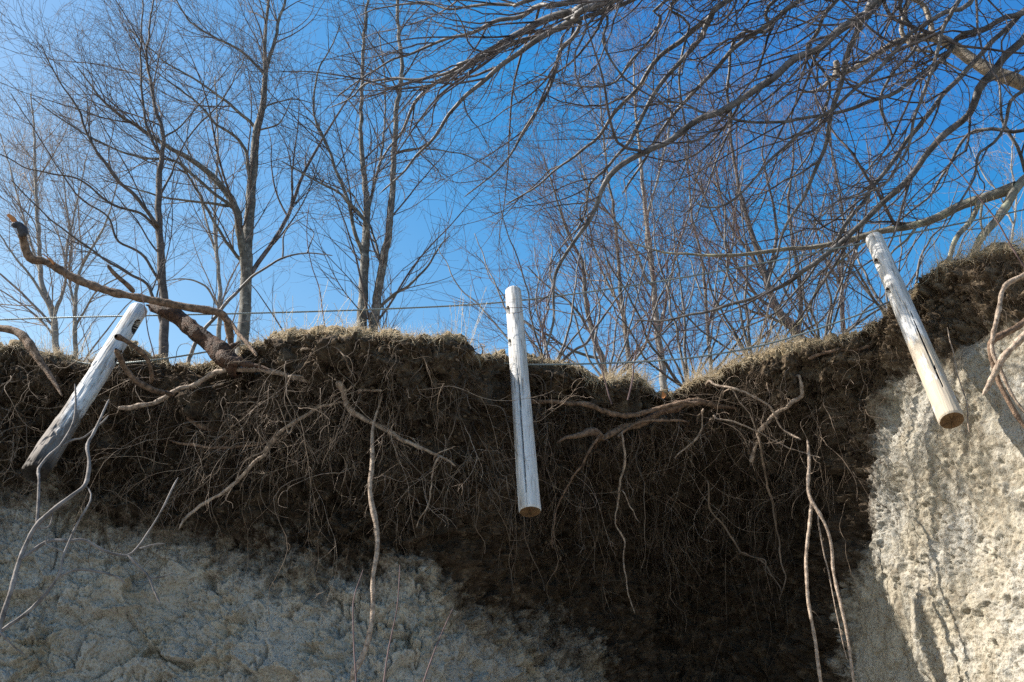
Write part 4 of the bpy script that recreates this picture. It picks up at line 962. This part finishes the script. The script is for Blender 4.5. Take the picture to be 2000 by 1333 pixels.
tree('aspen_tree', 'upright tree half hidden behind the head of the white post', [
  LB([(1650,665),(1644,600),(1644,530),(1650,470),(1640,380),(1625,300),(1620,220)], 10, 2, 16),
  LB([(1645,570),(1670,500),(1690,420),(1700,340),(1690,260)], 6, 2, 16, 16.3),
  LB([(1645,560),(1610,500),(1590,430),(1580,330)], 6, 2, 16, 15.5)], 'redbark', 'redtwig', 12, lv(1.2, 1.), GB, t0d=.24)
tree('aspen_tree', 'thin trunked tree in the grove between the notch and the grassy slope', [
  LB([(1390,740),(1385,680),(1380,600),(1370,500),(1350,420),(1345,330),(1330,250)], 9, 2, 18),
  LB([(1382,640),(1410,570),(1430,480),(1435,400),(1450,320)], 6, 2, 18, 18.3)], 'aspen', 'redtwig', 13, lv(1.3, 1.), GB, t0d=.24)
tree('aspen_tree', 'small pale tree against the sky at the right edge behind the turf', [
  LB([(1985,560),(1975,480),(1985,400),(1975,320),(1985,250)], 6, 2, 14),
  LB([(1980,440),(1950,380),(1920,340),(1900,290)], 4, 1.5, 14, 14.2)], 'pale', 'paletwig', 14, lv(1.3, .6), GB)

# many stemmed bare shrubs just behind the crest
for k, (cx, Y, n, hh_, lb) in enumerate([(1075, 9.6, 8, 330, 'bare many stemmed shrub fanning out right beside the middle post'), (1345, 10.2, 9, 360, 'bare many stemmed shrub just right of the notch'),
      (1475, 9.8, 9, 380, 'tall bare shrub in the middle of the grassy slope'), (1610, 9.4, 9, 380, 'bare shrub tangled below the level limb left of the white post'), (1190, 10.5, 7, 330, 'bare shrub behind the grassy tuft'), (1735, 9.0, 7, 330, 'small bare shrub behind the white post')]):
    rg = np.random.default_rng(300+k); py0 = float(edge_py(cx))+10; L_ = []
    for i in range(n):
        a_ = (i/(n-1)-.5)*1.9+rg.normal()*.1; l_ = hh_*rg.uniform(.7, 1.15); q_ = [(cx+(i-n/2)*2.5, py0)]
        for u in (.25, .5, .75, 1.): q_.append((cx+(i-n/2)*2.5+math.sin(a_*(1-.25*u))*l_*u+rg.normal()*7, py0-math.cos(a_*(1-.25*u))*l_*u+rg.normal()*5))
        L_.append(LB(q_, rg.uniform(4, 7), 1.5, Y+rg.normal()*.1, Y+rg.normal()*.6, ground=True, t0=.3, wob=.02))
    tree('shrub', lb, L_, 'over', 'twig' if k % 2 else 'redtwig', 300+k, [dict(UP[1], dens=1.8, L=.9), dict(UP[2], dens=2.8, L=.45), dict(UP[3], dens=2.4, L=.25)], 'bare shrubs behind the crest', names=['stem']*n)

# large tree overhanging from the right; its trunk stands on the bank just out of the picture
TR = np.array([5.3, 7.6, 5.2]); HUB = np.array([5.0, 6.9, 9.5]); HUB2 = np.array([4.9, 6.8, 8.2])
DR = [dict(dens=4.3, L=1.25, t0=.0, ang=(16, 48), k=18, wob=.08, kink=.3, trop=(-.035, -.01, -.006), rr=.0085, rmin=.0028, rel=.6, taper=.3, side=(-.7, 0, -.35)),
      dict(dens=4.6, L=.6, t0=.08, ang=(25, 60), k=11, kink=.32, wob=.15, trop=(-.02, 0, .0), rr=.009, rmin=.0022, also=1.4),
      dict(dens=5.5, L=.24, t0=.05, ang=(30, 65), k=7, kink=.35, wob=.18, trop=(0, 0, .02), rr=.010, rmin=.0016),
      dict(dens=6.0, L=.09, t0=.05, ang=(25, 65), k=4, wob=.25, trop=(0, 0, .03), rr=.012, rmin=.0014)]
tr = P(2420, 560, 6.6)
def OL(pts, w0, w1, Y0, Y1, far=1, **k):
    p0 = P(*pts[0], Y0); hub = HUB if far else HUB2
    return dict(pts=pts, w0=w0, w1=w1, Y0=Y0, Y1=Y1, pre=[hub, hub*.5+p0*.5+np.array([0, 0, .15])], prw=w0/2*7.5/F*1.6, t0=k.pop('t0', .25), wob=k.pop('wob', .016), **k)
OV = [
  dict(pts=[(2500,640),(2480,500)], w0=60, w1=55, Y0=7.4, Y1=7.4, post=None, t0=.9),
  OL([(1713,-4),(1700,22),(1688,35),(1629,66),(1590,98),(1545,122),(1496,161),(1461,185),(1405,220),(1370,231),(1335,252),(1300,276),(1240,304),(1195,336),(1174,367),(1158,420),(1124,470),(1092,518),(1082,558),(1080,630),(1066,684)], 18, 4, 5.9, 6.9, w=[20,20,18,15,14,14,14,13,13,12,12,12,11,11,10,9,7,7,6,5,4]),
  OL([(1570,-5),(1517,38),(1465,70),(1423,108),(1380,157),(1342,196),(1317,224),(1290,262),(1250,330),(1215,380)], 11, 4, 6.3, 7.4),
  OL([(1433,-5),(1384,38),(1345,70),(1300,101),(1265,140),(1247,168),(1209,210),(1181,252),(1146,287),(1118,311),(1083,336),(1040,370),(985,402)], 12, 3, 6.6, 7.8),
  OL([(1440,-10),(1384,45),(1370,70),(1335,112),(1300,154),(1268,203),(1247,245),(1226,280),(1195,315),(1160,350),(1146,381),(1139,420),(1115,470)], 12, 3, 6.4, 7.2),
  OL([(1180,-2),(1125,21),(1083,35),(1034,56),(985,84),(950,108),(915,130),(873,150),(838,171),(810,206),(789,252),(760,290),(735,330)], 17, 3, 6.2, 7.2),
  OL([(1190,0),(1125,36),(1090,56),(1037,88),(992,122),(950,158),(908,189),(876,224),(845,273),(810,304),(782,343),(740,380)], 14, 3, 6.0, 6.9),
  OL([(1150,-2),(1055,10),(1020,28),(967,42),(929,60),(873,77),(824,98),(757,119),(705,157),(655,190)], 11, 2, 6.4, 7.4),
  OL([(1145,20),(1135,40),(1121,70),(1097,98),(1086,140),(1069,182),(1041,227),(1020,266),(995,308),(960,346),(905,386)], 10, 2.5, 6.1, 6.8),
  OL([(960,104),(904,130),(869,149),(810,154),(768,154),(715,165),(687,192),(640,212)], 8, 2, 6.5, 7.2),
  OL([(1060,-6),(1000,12),(940,10),(880,18),(820,4),(760,12),(700,32)], 8, 2, 6.8, 7.6),
  OL([(2010,5),(1958,38),(1912,60),(1874,70),(1846,108),(1818,130),(1780,161),(1738,189),(1695,203),(1643,217),(1573,228),(1527,238),(1475,241),(1419,231),(1380,224),(1345,210),(1300,195),(1255,160)], 12, 3, 6.0, 6.6),
  OL([(2010,62),(1965,105),(1940,140),(1916,168),(1902,206),(1888,231),(1846,266),(1818,297),(1783,336),(1751,371),(1727,392),(1697,425),(1660,458),(1620,494),(1576,526),(1540,550),(1480,578),(1420,598),(1360,612),(1300,626),(1235,626)], 15, 3, 6.2, 7.6, far=0, w=[16,15,15,16,14,13,13,12,12,12,12,11,10,10,10,8,7,6,5,4,3]),
  OL([(1900,-4),(1853,21),(1811,45),(1776,73),(1741,105),(1702,147),(1653,189),(1625,217),(1597,234),(1552,273),(1524,294),(1482,339),(1447,381),(1412,402),(1366,402),(1356,381)], 10, 3, 5.8, 6.5),
  OL([(1870,0),(1860,21),(1842,63),(1832,105),(1818,147),(1800,196),(1786,231),(1779,273),(1755,325),(1727,357),(1685,378),(1640,392),(1600,430)], 9, 3, 5.6, 6.4),
  OL([(1692,30),(1685,45),(1667,84),(1653,122),(1643,165),(1625,210),(1618,252),(1608,297),(1587,350),(1559,399),(1527,455),(1512,510),(1495,570)], 13, 4, 6.0, 6.9),
  OL([(1640,460),(1690,428),(1620,495),(1560,560),(1510,610),(1450,640),(1390,660)], 7, 2, 7.2, 7.6, far=0),
  OL([(2010,160),(1975,200),(1955,260),(1910,300),(1900,350),(1870,400),(1850,440)], 8, 3, 6.4, 6.8, far=0),
  OL([(1310,-5),(1290,40),(1270,80),(1230,120),(1200,160),(1150,170),(1090,160),(1040,140)], 7, 2, 6.3, 7.),
  OL([(1220,-5),(1190,40),(1180,90),(1215,150),(1250,180),(1290,200),(1330,240)], 6, 2, 6.0, 6.5),
  OL([(1330,-5),(1345,50),(1325,130),(1330,200),(1345,280),(1330,340),(1300,390)], 6, 2, 6.6, 7.2),
  OL([(1520,-5),(1500,60),(1440,70),(1420,170),(1430,240),(1400,310),(1370,400),(1350,460)], 8, 2, 6.8, 7.6),
  OL([(1640,-5),(1600,60),(1580,100),(1620,170),(1600,240),(1580,300),(1540,360),(1520,420)], 8, 2, 6.9, 7.6),
  OL([(1760,-5),(1790,80),(1740,150),(1720,210),(1740,270),(1700,330),(1650,380)], 8, 2, 6.9, 7.5),
  OL([(2010,240),(1940,250),(1890,260),(1850,330),(1820,380),(1770,420),(1700,470),(1650,540)], 8, 2, 7.0, 7.8, far=0),
  OL([(2010,330),(1990,290),(1960,240),(1950,170),(1930,100)], 8, 3, 7.2, 7.0, far=0),
]
trunkX = [TR+np.array([0, 0, -.8]), TR, TR*.5+HUB2*.5+np.array([.1, .15, 0]), HUB2, HUB, HUB+np.array([-.3, .2, 1.6])]
OV[0] = dict(pts=[(2600,-700),(2610,-760)], w0=20, w1=10, Y0=6.9, Y1=6.9, pre=trunkX, prw=.16, t0=.97)
tree('overhanging_tree', 'large smooth grey tree whose dark boughs droop in from the upper right corner', OV, 'over', 'twig', 20, DR, overhang=True)
tree('dead_limb_tree', 'shaggy barked broken dead bough crossing the sky at the right edge', [
  LB([(2120,260),(2060,200),(2000,165),(1955,147),(1923,133),(1895,115),(1860,91),(1818,73),(1783,77),(1748,87),(1713,105),(1671,133),(1632,150),(1594,175),(1559,182)], 24, 5, 7.6, 7.9, w=[34,30,27,26,25,24,22,18,15,13,11,11,10,6,3], t0=.3, pre=[(6.4, 7.9, 4.8), (6.1, 7.8, 6.5), (5.2, 7.6, 7.9)], prw=.13),
  LB([(1822,70),(1815,40),(1804,14),(1790,2),(1776,-2)], 12, 8, 7.8, 7.8),
  LB([(1770,80),(1762,56),(1765,30),(1774,0),(1778,-20)], 10, 8, 7.8, 7.7),
  LB([(1632,150),(1634,135),(1632,118)], 14, 12, 7.85, 7.8),
  LB([(1773,82),(1790,98),(1820,105),(1850,125),(1880,140)], 8, 3, 7.7, 7.6)], 'rough', 'twig', 21, [dict(DR[0], dens=.9), dict(DR[1], dens=2.5), dict(DR[2], dens=3)], overhang=True)
tree('leaning_tree', 'lichen spotted tree rooted in the right turf with a level limb behind the white post', [
  LB([(1903,505),(1908,490),(1922,464),(1948,430),(1965,400),(1985,368),(2020,335),(2100,280)], 13, 20, 7.0, 7.0, ground=False, t0=.5, pre=[tuple(P(1900, 560, 7.05))], prw=.03),
  LB([(1985,366),(1965,372),(1923,388),(1877,402),(1825,427),(1790,441),(1740,450),(1692,460),(1640,475),(1580,483),(1492,494),(1400,502),(1352,498),(1280,488),(1220,470)], 22, 3, 7.0, 7.9, w=[24,23,20,18,16,14,13,12,11,9,8,6,5,4,2], t0=.1),
  LB([(1834,535),(1842,520),(1854,499),(1879,454),(1900,420),(1918,392)], 9, 11, 6.95, 7.05),
  LB([(1918,398),(1916,440),(1925,470)], 6, 3, 7.0, 6.9),
  LB([(1790,441),(1770,470),(1740,500),(1750,540)], 6, 2, 7.1, 7.2),
  LB([(1700,460),(1650,500),(1600,560),(1570,620),(1530,660)], 5, 2, 7.2, 7.6),
 ], 'lichen', 'twig', 22, [dict(DR[0], dens=1.6), dict(DR[1], dens=3), dict(DR[2], dens=4)], overhang=True)
